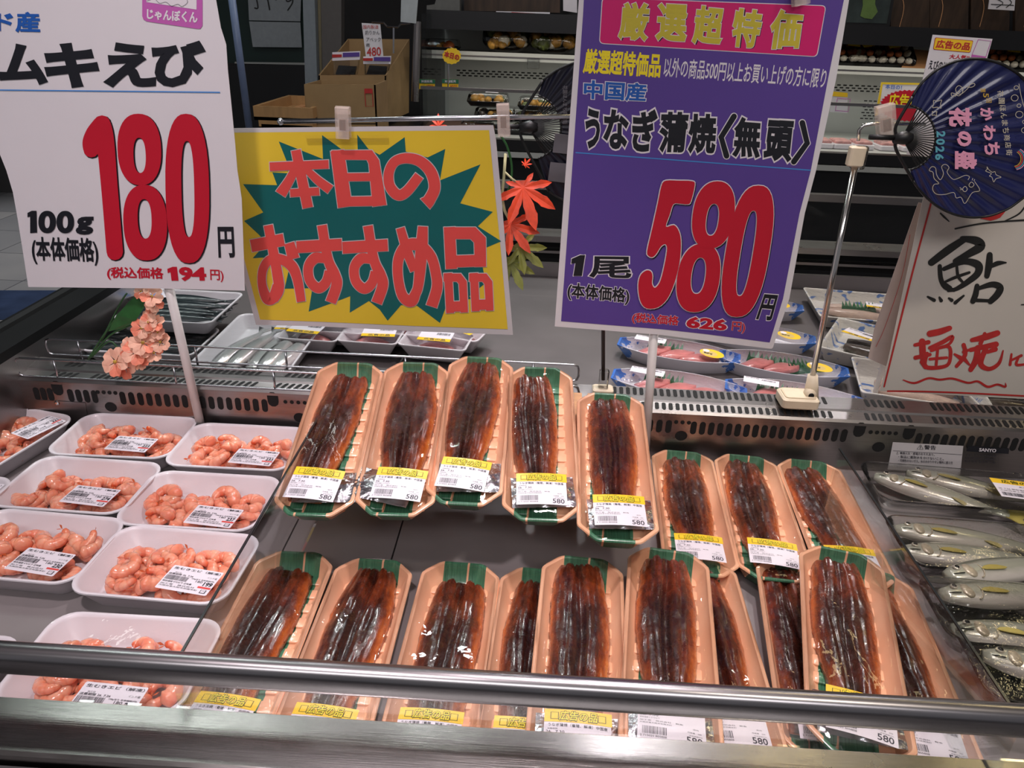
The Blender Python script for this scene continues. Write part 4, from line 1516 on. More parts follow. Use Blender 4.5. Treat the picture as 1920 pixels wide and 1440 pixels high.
text(mb, '以外の商品500円以上お買い上げの方に限り', quad(p3, (1247, 107), (1552, 128), (1545, 166), (1243, 144)), K['inkw'], .012)
text(mb, '中国産', quad(p3, (1095, 149), (1214, 156), (1210, 191), (1094, 186)), K['blue'], .03, .0006, ((K['inkw'], .036),))
for ch, q in (('う', ((1098, 202), (1126, 205), (1124, 278), (1096, 279))), ('な', ((1132, 204), (1180, 206), (1177, 281), (1130, 278))), ('ぎ', ((1186, 206), (1234, 204), (1230, 285), (1184, 284))), ('蒲', ((1238, 209), (1292, 210), (1284, 287), (1234, 286))), ('焼', ((1292, 212), (1346, 214), (1340, 290), (1289, 288))), ('無', ((1378, 218), (1430, 222), (1424, 297), (1372, 294))), ('頭', ((1440, 224), (1491, 227), (1483, 305), (1429, 300)))):
    text(mb, ch, quad(p3, *q), K['ink'], .042, .0006, ((K['inkw'], .042),))
for w_, m_, o in ((14, K['inkw'], .0006), (10.5, K['ink'], .0009)):
    stroke(mb, [(1376, 218), (1352, 257), (1362, 292)], w_, f3, m_, o, False)
    stroke(mb, [(1504, 230), (1513, 268), (1488, 303)], w_, f3, m_, o, False)
stroke(mb, [(1080, 286), (1519, 319)], 2.2, f3, K['sky'], smooth=False)
FIVE = [(p.x, p.y) for p in spline([(1248, 338), (1272, 338), (1297, 339), (1302, 346), (1295, 376), (1289, 382), (1275, 381), (1262, 382), (1255, 402), (1248, 424), (1263, 421), (1272, 432), (1276, 450), (1275, 480), (1270, 508), (1262, 535), (1250, 560), (1233, 575), (1213, 577), (1202, 567), (1197, 547), (1197, 527), (1202, 513), (1212, 506), (1220, 508), (1223, 517), (1222, 530), (1226, 538), (1231, 536), (1238, 525), (1245, 498), (1250, 470), (1249, 459), (1245, 457), (1238, 462), (1230, 475), (1223, 481), (1216, 479), (1213, 470), (1222, 430), (1233, 380), (1240, 347)], 3, True)]
def num580(g, m, off):
    if g:
        stroke(mb, FIVE, 2 * g + .6, f3, m, off, False, True)
    mb.poly([f3(x, y, off + 3e-4 * (g == 0)) for x, y in FIVE], m)
    ring(mb, (1337, 402), 39, 63, (1335, 411), 12, 30, f3, m, off, .12, 2.3, grow=g)
    ring(mb, (1309, 520), 40, 64, (1309, 516), 13.5, 34, f3, m, off, .12, 2.3, grow=g)
    ring(mb, (1401, 470), 41, 123, (1399, 474), 12, 80, f3, m, off, .165, 2.6, grow=g)
f3 = shifted(p3.p, 2, 2.5)
num580(1.2, K['ink'], .0004)
f3 = p3.p
num580(1.5, K['inkw'], .0013)
num580(0, K['red'], .0022)
ONE = [(1072, 485), (1088, 478), (1097, 478), (1091, 517), (1075, 517), (1079, 493), (1071, 494)]
stroke(mb, ONE, 3, f3, K['inkw'], .0004, False, True)
mb.poly([f3(x, y, .0009) for x, y in ONE], K['ink'])
text(mb, '尾', quad(p3, (1106, 480), (1184, 481), (1184, 523), (1104, 520)), K['ink'], .025, .0006, ((K['inkw'], .03),))
text(mb, '(本体価格)', quad(p3, (1065, 528), (1181, 540), (1179, 572), (1063, 562)), K['ink'], .03, .0006, ((K['inkw'], .036),))
text(mb, '円', quad(p3, (1433, 551), (1459, 553), (1446, 601), (1417, 598)), K['ink'], .035, .0006, ((K['inkw'], .03),))
text(mb, '(税込価格', quad(p3, (1186, 585), (1274, 592), (1272, 613), (1184, 606)), K['red'], .03, .0006, ((K['inkw'], .02),))
text(mb, '626', quad(p3, (1288, 592), (1364, 599), (1362, 620), (1286, 614)), K['red'], .045, .0006, ((K['inkw'], .04),))
text(mb, '円)', quad(p3, (1373, 602), (1398, 604), (1396, 626), (1371, 622)), K['red'], .02, .0006, ((K['inkw'], .02),))
finish(mb, 'price_board', 'purple price board with a big red 580 and magenta header', 'price sign', c)

# --- white brush-written board on the right with a worn sheet behind it
p4 = standing(1.04)
f4 = p4.p
mb, c = board('brush_written_board', '', '', p4, [(1748, 300), (2050, 318), (2010, 752), (1920, 748), (1790, 741), (1650, 733), (1664, 680), (1690, 560), (1727, 390)], K['cream'])
g4 = lambda *P: [(1540 + a / 3.789, 380 + b_ / 3.789) for a, b_ in P]
stroke(mb, g4((790, -40), (768, 40), (650, 480), (560, 840), (445, 1305)), [3, 3.4, 3.6, 3.6, 3], f4, K['brushred'])
stroke(mb, g4((470, 1338), (700, 1340), (1000, 1350), (1440, 1372)), 3.2, f4, K['brushred'])
stroke(mb, g4((580, 1258), (660, 1280), (760, 1246), (840, 1256), (930, 1248), (1040, 1278), (1110, 1268), (1180, 1306), (1250, 1290), (1305, 1306), (1306, 1280)), [2, 4, 4, 4, 4, 4, 4, 4.5, 4, 4, 1.5], f4, K['brushred'])
BK = lambda P, w_: stroke(mb, g4(*P), w_, f4, K['brush'])
BK(((780, 425), (900, 335), (1010, 262)), [13, 15, 12]); BK(((1000, 255), (1100, 270), (1130, 310), (1050, 360), (950, 415)), [10, 16, 17, 14, 10])
BK(((840, 450), (848, 540), (880, 600), (940, 620)), [8, 9, 9, 7]); BK(((870, 470), (1010, 418), (1110, 440), (1110, 500), (1040, 560), (960, 610), (900, 625)), [8, 11, 15, 13, 11, 8, 5])
BK(((860, 570), (950, 530), (1050, 495)), [4, 6, 5]); BK(((960, 440), (970, 520), (1000, 560)), [5, 6, 5]); BK(((860, 560), (920, 600)), [5, 4])
for a, b_ in (((755, 668), (800, 692)), ((838, 672), (850, 694)), ((905, 678), (925, 692)), ((1010, 660), (950, 710))):
    BK((a, b_), [4, 7])
BK(((1195, 370), (1190, 440), (1175, 520)), [11, 13, 10]); BK(((1190, 460), (1250, 430), (1310, 425)), [6, 9, 3])
BK(((1105, 590), (1095, 650), (1075, 700)), [9, 11, 10]); BK(((1110, 610), (1210, 580), (1268, 600), (1250, 650), (1200, 700)), [7, 11, 13, 13, 11]); BK(((1090, 692), (1200, 696)), [7, 6])
BK(((1420, 724), (1470, 722)), [2, 3])
BK(((845, 75), (870, 100), (905, 132)), [3, 4, 2]); BK(((950, 185), (1120, 150), (1300, 132), (1500, 120)), [3, 3, 3, 4]); BK(((1300, 130), (1400, 80), (1450, 20)), [2, 3, 3])
RD = lambda P, w_: stroke(mb, g4(*P), [v * 1.35 for v in w_], f4, K['brushred'])
RD(((665, 1010), (760, 990)), [5, 6]); RD(((715, 985), (720, 1080), (725, 1130)), [9, 9, 7]); RD(((668, 1100), (770, 1078)), [6, 5])
RD(((770, 930), (840, 915), (910, 890)), [9, 9, 7]); RD(((770, 1030), (860, 990), (930, 950), (910, 1000), (840, 1030)), [5, 6, 5, 4, 4]); RD(((780, 1050), (900, 1020), (915, 1100), (880, 1160), (740, 1165), (750, 1070)), [4, 5, 5, 5, 6, 5])
RD(((770, 1110), (890, 1100)), [4, 4]); RD(((825, 1050), (815, 1150)), [4, 4]); RD(((715, 1130), (740, 1165)), [7, 7])
RD(((945, 1075), (985, 1100)), [3, 6]); RD(((1010, 1010), (1020, 1080), (960, 1160)), [6, 6, 5]); RD(((1010, 1060), (1060, 1040)), [5, 3]); RD(((1015, 1110), (1050, 1150)), [6, 3])
RD(((1070, 975), (1160, 955), (1250, 925)), [6, 9, 8]); RD(((1160, 930), (1130, 1000)), [5, 6]); RD(((1060, 1045), (1240, 1005)), [6, 8]); RD(((1235, 1040), (1180, 1060)), [7, 5])
RD(((1110, 1030), (1100, 1110), (1060, 1185)), [8, 9, 7]); RD(((1170, 1030), (1130, 1140), (1190, 1180), (1260, 1140), (1290, 1050)), [7, 8, 6, 5, 2])
RD(((1350, 1075), (1340, 1150)), [3, 4]); RD(((1345, 1120), (1420, 1085)), [3, 4]); RD(((1400, 1100), (1385, 1150), (1460, 1145)), [3, 4, 3])
mb.poly([f4(1540 + a / 3.789, 380 + b_ / 3.789, .0006) for a, b_ in ((1130, 112), (1200, 128), (1240, 118), (1270, 105), (1300, 70), (1330, 20), (1345, -60), (1180, -60), (1100, 60))], K['brushred'])
finish(mb, 'brush_written_board', 'cream board with black and red brush writing, hanging below the right fan', 'price sign', c)
p5 = standing(1.07)
mb, c = board('worn_paper_sheet', '', '', p5, [(1722, 380), (1760, 385), (1712, 600), (1664, 688), (1628, 672), (1640, 615), (1680, 500)], mat('worn_pink_paper', C(186, 168, 160), .6, 0, .08, 30))
stroke(mb, [(1706, 440), (1690, 520), (1660, 610), (1642, 650)], .9, p5.p, K['brushred'], .0006)
finish(mb, 'worn_paper_sheet', 'worn pinkish paper sheet edge showing behind the brush-written board', 'paper', c)

# --- poles, stands, clips
def pole_thing(name, label, a, b_, r, m, cat='pole'):
    mb = MB().tube([a, b_], r, m, 12)
    o = mb.build(name, smooth=True)
    o.data.transform(Matrix.Translation(-Vector(a)))
    o.location = a
    return tag(o, label, cat)
def foot(a, b_):
    return b_ + (a - b_) * ((D + .001 - b_.z) / (a.z - b_.z))
pole_thing('sign_pole', 'white round pole carrying the red 180 board among the shrimp trays', foot(aty(376, 796, .9205), p1.p(305, 515, -.008)), p1.p(305, 515, -.008), .0062, K['pole'])
pole_thing('sign_pole', 'white round pole carrying the purple 580 board beside the eel packs', foot(aty(1213, 800, .9205), p3.p(1229, 606, -.008)), p3.p(1229, 606, -.008), .0060, K['pole'])
def clip(name_label, pl, x, y0, y1, w=26):
    a, b_ = pl.p(x, y0, .004), pl.p(x + (y1 - y0) * .05, y1, .006)
    t = thing('plastic_clip', name_label, 'clip', a)
    u = (b_ - a).normalized()
    r = pl.n.cross(u).normalized()
    k = (a - CAM).length / FPX
    R = Matrix((r, pl.n, u)).transposed()
    L = (b_ - a).length
    mb = MB()
    for s in (-1, 1):
        mb.rbox((a + b_) / 2 + pl.n * s * .006 + u * 0, (w * k, .003, L), K['clip'], .0013, R)
    mb.tube([a + u * L * .10 + r * w * k * .5 * q for q in (-1, 1)], .0048, K['clip'], 10)
    mb.build('jaw', t)
    MB().box((a + b_) / 2 + u * L * .06, (w * k * .45, .009, L * .34), K['clipdark'], R).build('spring', t)
    return t

pr = standing(.965)
st = thing('sign_stand', 'thin metal sign stand with a horizontal rod holding the yellow board', 'stand', aty(1131, 735, .965))
MB().tube([aty(526, 228, .965), aty(800, 222, .965), aty(1100, 218, .965)], .0030, K['wire'], 10).build('crossbar', st, True)
MB().ball(aty(526, 228, .965), .0045, K['wire']).build('end_ball', st, True)
MB().tube([aty(1131, 712, .965), aty(1131, 219, .965)], .0028, mat('dark_stick', C(60, 44, 42), .35, .3, .1), 10).build('pole', st, True)
c = aty(1131, 722, .965)
mb = MB().rbox((c.x, c.y, (c.z + ZT) / 2 + .006), (.014, .012, abs(c.z - ZT) + .036), K['clearplastic'], .003)
mb.rbox((c.x, c.y, ZT + .015), (.03, .022, .008), K['beige'], .004)
mb.build('socket', st)
clip('clear plastic clip gripping the top of the yellow board at its middle', p2, 644, 200, 258, 24)
clip('clear plastic clip on the rod at the right corner of the yellow board', standing(.957), 943, 194, 254, 22)
clip('clear plastic clip on top of the purple board', standing(.899), 1496, -40, 10, 24)

# stand on the duct with beige foot
b0 = aty(1520, 745, .962)
b0.z = ZT + .0115
st = thing('pole_stand', 'slim chrome pole on a beige swivel foot standing on the slotted duct', 'stand', b0)
mb = MB().rbox((b0.x - .020, b0.y - .004, b0.z + .008), (.052, .040, .016), K['beige'], .006)
mb.rbox((b0.x - .020, b0.y - .004, b0.z + .0165), (.044, .032, .002), K['beige'], .005)
mb.build('foot', st)
s1, s2 = aty(1520, 748, .962), aty(1524, 703, .962)
mb = MB().tube([s1, s1.lerp(s2, .5), s2], [.0105, .009, .0068], K['beige'], 12)
e = aty(1521, 742, .948)
mb.tube([e, e + Vector((0, .012, 0))], .0075, K['beige'], 14)
mb.build('socket', st, True)
MB().tube([e - Vector((0, .001, 0)), e], .004, K['rubber'], 10).build('swivel_pin', st, True)
MB().tube([s2, aty(1604, 306, .975)], .0040, K['chrome'], 12).build('pole', st, True)
hd = aty(1605, 293, .975)
mb = MB().rbox(hd, (.020, .014, .024), K['beige'], .004)
mb.rbox(hd + Vector((.006, .004, -.002)), (.016, .012, .028), K['clearplastic'], .003)
mb.build('clip_head', st)
wr = thing('wire_hook', 'bent chrome wire holding the right fan in front of the far case', 'wire', aty(1610, 262, .985))
MB().tube([aty(1609, 264, .985), aty(1611, 244, .985), aty(1619, 235, .985), aty(1640, 232, .985), aty(1735, 233, .985)], .0022, K['chrome'], 8).build('wire', wr, True)
clip('clear plastic clip with a gold seal gripping the wire beside the right fan', standing(.978), 1656, 196, 262, 27)

# ------------------------------------------------------------------ round plastic fans
def fan(label, pl, hub, cx, cy, rx, ry, dark, arc, group=None):
    """paddle fan lying sideways: hub pixel on the left, leaf an oval about cx,cy"""
    h = pl.p(*hub)
    t = thing('paddle_fan', label, 'fan', h, group)
    N = 150
    a0, a1 = arc
    # pleated leaf: two ruled sheets between the hub arc and the rim
    mb = MB()
    V, F = [], []
    def inner(a):
        return hub[0] + 60 * math.cos(a) - 8, hub[1] + 62 * math.sin(a)
    rows = 10
    for i in range(N + 1):
        a = math.radians(a0 + (a1 - a0) * i / N)
        dx, dy = math.cos(a), math.sin(a)
        # distance from hub to the oval along a
        ux, uy = (hub[0] - cx), (hub[1] - cy)
        A = (dx / rx) ** 2 + (dy / ry) ** 2
        B = 2 * (ux * dx / rx ** 2 + uy * dy / ry ** 2)
        Cc = (ux / rx) ** 2 + (uy / ry) ** 2 - 1
        s = (-B + math.sqrt(max(0, B * B - 4 * A * Cc))) / (2 * A)
        r0 = min(62, s * .8)
        for j in range(rows + 1):
            k = j / rows
            d = r0 + (s - r0) * k
            z = .0021 * math.sin(a * 46) * (.3 + .7 * k) * min(1, 6 * (1 - k) + .15) + .0012 * math.sin(a * 7) * k
            V.append(pl.p(hub[0] + dx * d, hub[1] + dy * d, z))
    for i in range(N):
        for j in range(rows):
            q = i * (rows + 1) + j
            F.append((q, q + 1, q + rows + 2, q + rows + 1))
    mb.add(V, F, dark)
    leaf = mb.build('leaf', t, True)
    # rim wire
    rim = [V[i * (rows + 1) + rows] for i in range(N + 1)]
    MB().tube(rim, .0016, K['black'], 6).build('rim', t, True)
    # ribs and hub
    mb = MB()
    for i in range(0, 25):
        a = math.radians(a0 + 14 + (a1 - a0 - 28) * i / 24)
        mb.tube([pl.p(hub[0] + 6 * math.cos(a), hub[1] + 6 * math.sin(a), -.0005), pl.p(hub[0] + 66 * math.cos(a), hub[1] + 66 * math.sin(a), -.0005)], .0008, K['black'], 5)
    mb.build('rib', t)
    mb = MB()
    inn = [V[i * (rows + 1)] for i in range(N + 1)]
    mb.tube(inn, .0013, K['black'], 6)
    for e in (rim[0], rim[-1]):
        mid = pl.p(hub[0] - 12, (hub[1] * .45 + (hub[1] + (40 if e is rim[-1] else -40)) * .55))
        mb.tube([Vector(p) for p in spline([tuple(h - CR * .006), tuple(mid), tuple(e)], 6)], .0019, K['black'], 6)
    mb.build('frame', t, True)
    mb = MB()
    mb.tube([pl.p(hub[0] - 16, hub[1] + 2), pl.p(hub[0] + 4, hub[1]), pl.p(hub[0] + 18, hub[1])], [.006, .0085, .005], K['black'], 12)
    mb.tube([pl.p(hub[0] - 62, hub[1] - 1), pl.p(hub[0] - 14, hub[1])], .0032, K['black'], 10)
    mb.build('handle', t, True)
    return t, leaf

pf = standing(.965)
ff = pf.p
fr, leaf = fan('dark blue paddle fan with pink festival writing, clipped on the right', pf, (1692, 258), 1828, 259, 137, 149, K['navy'], (-76, 76))
mb = MB()
gf = lambda *P: [(1640 + a / 4.364, 90 + b_ / 4.364) for a, b_ in P]
def fq(x0, y0, x1, y1, turn=90):
    """lettering turned a quarter clockwise: reading direction runs down the picture"""
    (ax, ay), (bx, by) = gf((x0, y0), (x1, y1))
    return quad(pf, (bx, ay), (bx, by), (ax, by), (ax, ay))
FO = .0052
FK = lambda P, w_, m_, cl=False: stroke(mb, gf(*P), w_, ff, m_, FO, True, cl)
text(mb, '花', fq(590, 480, 775, 640), K['fanpink'], .055, FO)
text(mb, 'の', fq(655, 675, 775, 800), K['fanpink'], .06, FO)
text(mb, '盛', fq(640, 835, 820, 985), K['fanpink'], .045, FO)
text(mb, 'か', fq(845, 485, 955, 590), K['fanpink'], .04, FO)
text(mb, 'わ', fq(870, 625, 970, 750), K['fanpink'], .04, FO)
text(mb, 'ち', fq(880, 765, 1005, 870), K['fanpink'], .04, FO)
for i, ch in enumerate('2026'):
    text(mb, ch, fq(490 - i * 4, 675 + i * 62, 562 - i * 4, 725 + i * 62), K['fancyan'], .04, FO)
for i, ch in enumerate('花園ほんまち商店街'):
    text(mb, ch, fq(985 + i * 9, 345 + i * 60, 1035 + i * 9, 393 + i * 60), K['fanline'], .01, FO)
for i, ch in enumerate('第5回'):
    text(mb, ch, fq(845 + i * 24, 325 + i * 42, 890 + i * 24, 360 + i * 42), K['fangold'], .015, FO)
L1 = 1.1
FK(((465, 425), (495, 432), (530, 422), (522, 455), (526, 488), (492, 480), (458, 484), (466, 455)), L1, K['fanline'], True)
FK(((455, 515), (472, 520), (492, 516), (488, 532), (490, 549), (471, 544), (452, 546), (457, 530)), L1, K['fanline'], True)
FK(((900, 965), (918, 992), (945, 1010), (965, 1005), (975, 1030), (1015, 1050), (975, 1062), (955, 1088), (940, 1050), (920, 1040), (935, 1020), (890, 1000), (902, 985)), L1, K['fanline'], True)
FK(((640, 385), (615, 390), (610, 365), (635, 370), (670, 388), (700, 360), (700, 325), (670, 305), (645, 330), (655, 365), (690, 372), (740, 330), (760, 300), (790, 286), (800, 300), (770, 318), (700, 320), (640, 392)), L1, K['fanline'])
# cat outline
FK(((800, 1085), (842, 1158), (780, 1178), (722, 1264), (690, 1215), (650, 1218), (630, 1175), (560, 1190), (490, 1188), (458, 1150), (470, 1110), (508, 1100), (470, 1060), (460, 1010), (430, 995), (450, 965), (480, 975), (490, 1030), (520, 1070), (545, 1020), (530, 965), (560, 945), (590, 970), (575, 1010), (620, 1065), (660, 1060), (720, 1035), (755, 1045), (745, 1070)), L1, K['fanline'])
FK(((755, 1110), (775, 1090), (795, 1110), (780, 1130), (760, 1128)), L1, K['fanline'], True)
FK(((705, 1140), (725, 1125), (740, 1148), (725, 1168), (706, 1160)), L1, K['fanline'], True)
for a, b_ in (((680, 1135), (695, 1145)), ((684, 1152), (700, 1150)), ((785, 1060), (780, 1075)), ((800, 1068), (795, 1080))):
    FK((a, b_), L1, K['fanline'])
# lantern string and rainbow
FK(((1160, 290), (1180, 400), (1222, 545)), L1, K['fanline'])
for x, y, r in ((1138, 322, 18), (1125, 405, 28), (1160, 468, 16), (1163, 540, 30), (1205, 600, 16), (1205, 668, 24)):
    FK([(x + r * math.cos(q), y + r * .9 * math.sin(q)) for q in [k * math.pi / 5 for k in range(10)]], L1, K['fanline'], True)
for i, m_ in enumerate(('fangold', 'coral', 'fancyan', 'fanpink')):
    r = 62 + i * 9
    FK([(1115 + 14 * i * .3 + r * math.cos(q), 900 + r * math.sin(q)) for q in [math.radians(-60 + 20 * k) for k in range(8)]], 1.6, K[m_])
mb.build('print', fr)
pg = standing(1.015)
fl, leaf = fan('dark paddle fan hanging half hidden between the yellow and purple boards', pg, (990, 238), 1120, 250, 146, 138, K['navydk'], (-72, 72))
mb = MB()
text(mb, '花園ほんまち商店街', quad(pg, (1064, 160), (1064, 232), (1055, 232), (1055, 160)), K['grey'], .01, .0034)
mb.build('print', fl)
# two printed squares on the left fan stay blank
mb = MB()
for q in (((1041, 249), (1066, 252), (1064, 288), (1036, 285)), ((1032, 303), (1063, 306), (1061, 342), (1027, 338))):
    mb.slab([pg.p(x, y, .0032) for x, y in q], pg.n * .0003, K['grey'])
mb.build('printed_square', fl)

# ------------------------------------------------------------------ artificial maple sprig
def lobed(c, u, v, n, size, m, lobes=7, off=0.0, droop=.15):
    """palmate leaf from centre c; u = direction of the longest lobe, v = sideways"""
    mb = MB()
    P = []
    spec = [(-128, .42), (-84, .68), (-40, .88), (0, 1.0), (40, .88), (84, .68), (128, .42)]
    for i, (a, r) in enumerate(spec):
        for da, rr in ((-17, .42), (-11, .60), (-12.5, .66), (-6, .84), (0, 1), (6, .84), (12.5, .66), (11, .60), (17, .42)):
            q = math.radians(a + da)
            P.append((size * r * rr * math.cos(q), size * r * rr * math.sin(q)))
        q = math.radians(a + 20)
        P.append((size * .24 * math.cos(q), size * .24 * math.sin(q)))
    def place(x, y):
        d = math.hypot(x, y)
        return c + u * x + v * y + n * (-droop * d * d / size + .0016 * math.cos(7 * math.atan2(y, x)) * d / size)
    V = [place(*p) for p in P] + [c.copy()]
    k = len(P)
    mb.add(V, [(i, (i + 1) % k, k) for i in range(k)], m)
    return mb
pm = standing(.985)
sp = thing('maple_sprig', 'artificial maple sprig with red and green leaves beside the yellow board', 'artificial plant', pm.p(946, 300))
MB().tube([pm.p(x, y) for x, y in ((948, 288), (945, 330), (941, 370), (946, 395), (955, 412))], .0019, K['stempale'], 8).build('stem', sp, True)
MB().tube([pm.p(x, y) for x, y in ((946, 322), (960, 335), (976, 346))], .0014, K['stempale'], 8).build('stem', sp, True)
MB().tube([pm.p(x, y, -.004) for x, y in spline([(938, 255), (950, 275), (959, 310), (957, 345), (945, 375)], 5)], .0015, K['leafgreen'], 8).build('stem', sp, True)
k_ = 1 / FPX * 1.06
def leaf_px(px, py, ang, size, m, off):
    c = pm.p(px, py, off)
    a = math.radians(ang)
    u = CR * math.cos(a) - CU * math.sin(a)
    v = CR * -math.sin(a) - CU * math.cos(a)
    n = -FWD
    n = (n + CR * .12 * math.cos(px)).normalized()
    lobed(c, u, v, n, size * k_, m).build('leaf', sp)
leaf_px(981, 350, 72, 76, K['maple'], .006)
leaf_px(958, 418, 55, 60, K['maple'], .010)
leaf_px(975, 462, 40, 56, K['maplegr'], .004)
leaf_px(957, 490, 66, 56, K['maplegr'], .002)
o = leaf_px(985, 308, -50, 14, K['maple'], .004)
sp = thing('red_leaf', 'single red maple leaf tip on the rod above the yellow board', 'artificial plant', pm.p(826, 228))
lobed(pm.p(822, 236, .002), CU, CR, -FWD, 22 * k_, K['maple']).build('leaf', sp)

# ------------------------------------------------------------------ artificial flower sprig on the left
pq = standing(.922)
sp = thing('flower_sprig', 'artificial sprig of peach blossoms with a long green leaf leaning on the wire guard', 'artificial plant', pq.p(165, 672))
for P in (((165, 674), (190, 635), (215, 600), (250, 560), (285, 545)), ((168, 672), (205, 630), (240, 612), (270, 600)), ((172, 670), (205, 640), (225, 660), (232, 672)), ((190, 640), (225, 570), (238, 550))):
    MB().tube([pq.p(x, y) for x, y in spline(P, 4)], .0013, K['stem'], 6).build('stem', sp, True)
mb = MB()
Lf = [(205, 620), (222, 588), (250, 560), (282, 545), (276, 570), (258, 598), (232, 615)]
mb.slab([pq.p(x, y, .003 + .002 * math.sin(i * 1.7)) for i, (x, y) in enumerate(Lf)], (0, .0006, 0), K['leafgreen'])
mb.build('leaf', sp)
def blossom(px, py, r, off, seed):
    rr = random.Random(seed)
    mb = MB()
    c = pq.p(px, py, off)
    n = (-FWD + CR * rr.uniform(-.4, .4) + CU * rr.uniform(-.3, .4)).normalized()
    u = n.orthogonal().normalized()
    v = n.cross(u)
    k = r / FPX * 1.22
    st_ = rr.uniform(0, 6)
    for q in range(5):
        a = st_ + q * 2 * math.pi / 5
        d, e = u * math.cos(a) + v * math.sin(a), -u * math.sin(a) + v * math.cos(a)
        prof = ((.08, .05, 0), (.35, .34, .10), (.65, .46, .16), (.88, .40, .14), (1.0, .22, .06), (.97, 0, .08), (1.0, -.22, .06), (.88, -.40, .14), (.65, -.46, .16), (.35, -.34, .10), (.08, -.05, 0))
        P = [c + (d * x + e * y + n * z) * k for x, y, z in prof]
        P.append(c + (d * .6 + n * .05) * k)
        m_ = len(P) - 1
        mb.add(P, [(i, i + 1, m_) for i in range(m_ - 1)], K['petal'] if rr.random() < .75 else K['petaldk'])
    mb.ball(c + n * k * .1, k * .13, K['fangold'], 8, 4)
    mb.build('blossom', sp)
for i, (x, y, r, o) in enumerate(((226, 672, 24, .012), (240, 684, 20, .008), (262, 655, 22, .010), (272, 640, 21, .006), (285, 622, 15, .004), (296, 605, 15, .004), (284, 600, 14, .008), (270, 612, 17, .006), (303, 640, 17, .003), (292, 660, 15, .004), (283, 590, 13, .003), (268, 676, 15, .004), (250, 660, 16, .005), (300, 620, 12, .006), (278, 668, 13, .006), (244, 645, 14, .004), (291, 552, 17, .008), (292, 568, 14, .004), (268, 545, 13, .004))):
    blossom(x, y, r, o, i + 3)

# ================================================================== fish on the back deck
ZB = .800
def tray_px(label, cat, FL, FR, NR, NL, zr, h, m, film=None, flare=.014, rad=.016, group=None):
    q = [atz(*p, zr) for p in (FL, FR, NR, NL)]
    c = sum(q, Vector()) / 4
    wv, lv = (q[1] - q[0] + q[2] - q[3]) / 2, (q[0] - q[3] + q[1] - q[2]) / 2
    W, L = wv.length, lv.length
    M_ = yaw_frame(Vector((c.x, c.y, zr - h)), math.atan2(wv.y, wv.x))
    t = thing('fish_tray', label, cat, group=group, mat=M_)
    put('tray', foam_tray_mesh(W, L, h, flare, rad, m), t)
    if film:
        put('cling_film', flat_film_mesh(W, L, h, rad, film, .003, 3), t)
    return t, M_, W, L

def label_on(t, x, y, z, w_, h_, rot=0, top=True, texts=()):
    mb = MB()
    f = flat(w_, h_)
    sheet(mb, f, K['label'], .0004, 2)
    if top:
        sheet(mb, sub(f, 0, 0, 1, .28), K['labelyel'], .0006, 2)
        text(mb, '広告の品', sub(f, .2, .05, .85, .24), K['labink'], .02, .0008)
    barcode(mb, sub(f, .5, .62, .92, .86), K['labink'], .0006, 3)
    for i, s_ in enumerate(texts):
        text(mb, s_, sub(f, .05, .80 - .18 * i, .45, .92 - .18 * i), K['labink'], .01, .0006)
    lb = mb.build('price_label', t, local=True)
    lb.location = (x, y, z)
    lb.rotation_euler = (0, 0, math.radians(rot))
    return lb

def fishes(label, group, M_, n, L, w_, th, skin, z, x0, x1, y0, y1, ang, seed):
    r = random.Random(seed)
    for i in range(n):
        k = i / max(1, n - 1)
        m = M_ @ Matrix.Translation((x0 + (x1 - x0) * k + r.uniform(-.003, .003), y0 + (y1 - y0) * k + r.uniform(-.003, .003), z + (i % 2) * .003)) @ Matrix.Rotation(math.radians(ang + r.uniform(-5, 5)), 4, 'Z')
        make_fish('whole_fish', label, group, m, L, w_, th, skin, None, False)

t, M_, W, L = tray_px('lower white tray of dark whole fish behind the flowers', 'food tray', (215, 604), (418, 614), (356, 668), (150, 655), .830, .024, K['foam'], K['film'], group='trays of dark fish')
fishes('slender dark fish in the lower tray behind the flowers', 'dark fish in the lower tray', M_, 6, .18, .0155, .009, K['darkfish'], .004, 0, .006, -.045, .045, 2, 5)
t, M_, W, L = tray_px('upper white tray of dark whole fish, stacked on another tray', 'food tray', (290, 540), (460, 548), (393, 607), (208, 597), .858, .026, K['foam'], K['film'], group='trays of dark fish')
fishes('slender dark fish in the upper stacked tray', 'dark fish in the upper tray', M_, 6, .16, .0155, .010, K['darkfish'], .006, 0.012, .004, -.04, .045, 2, 6)
mb = MB()
f = flat(.05, .05)
sheet(mb, f, K['label'], .0004, 2)
sheet(mb, sub(f, .1, .35, .9, .6), K['sky'], .0006, 2)
lb = mb.build('price_label', t, local=True)
lb.location = (-.075, .035, .028)
lb.rotation_euler = (0, 0, .6)
t, M_, W, L = tray_px('white tray of five shiny sardines beneath the yellow board', 'food tray', (438, 588), (600, 592), (556, 705), (358, 690), .836, .030, K['foam'], K['film'], group=None)
fishes('silver sardine lying lengthwise in the tray beneath the yellow board', 'shiny sardines', M_, 5, .175, .0185, .011, K['sardine'], .006, -.034, .062, .0, .0, 84, 8)
label_on(t, .03, .062, .032, .05, .026, 0, True)

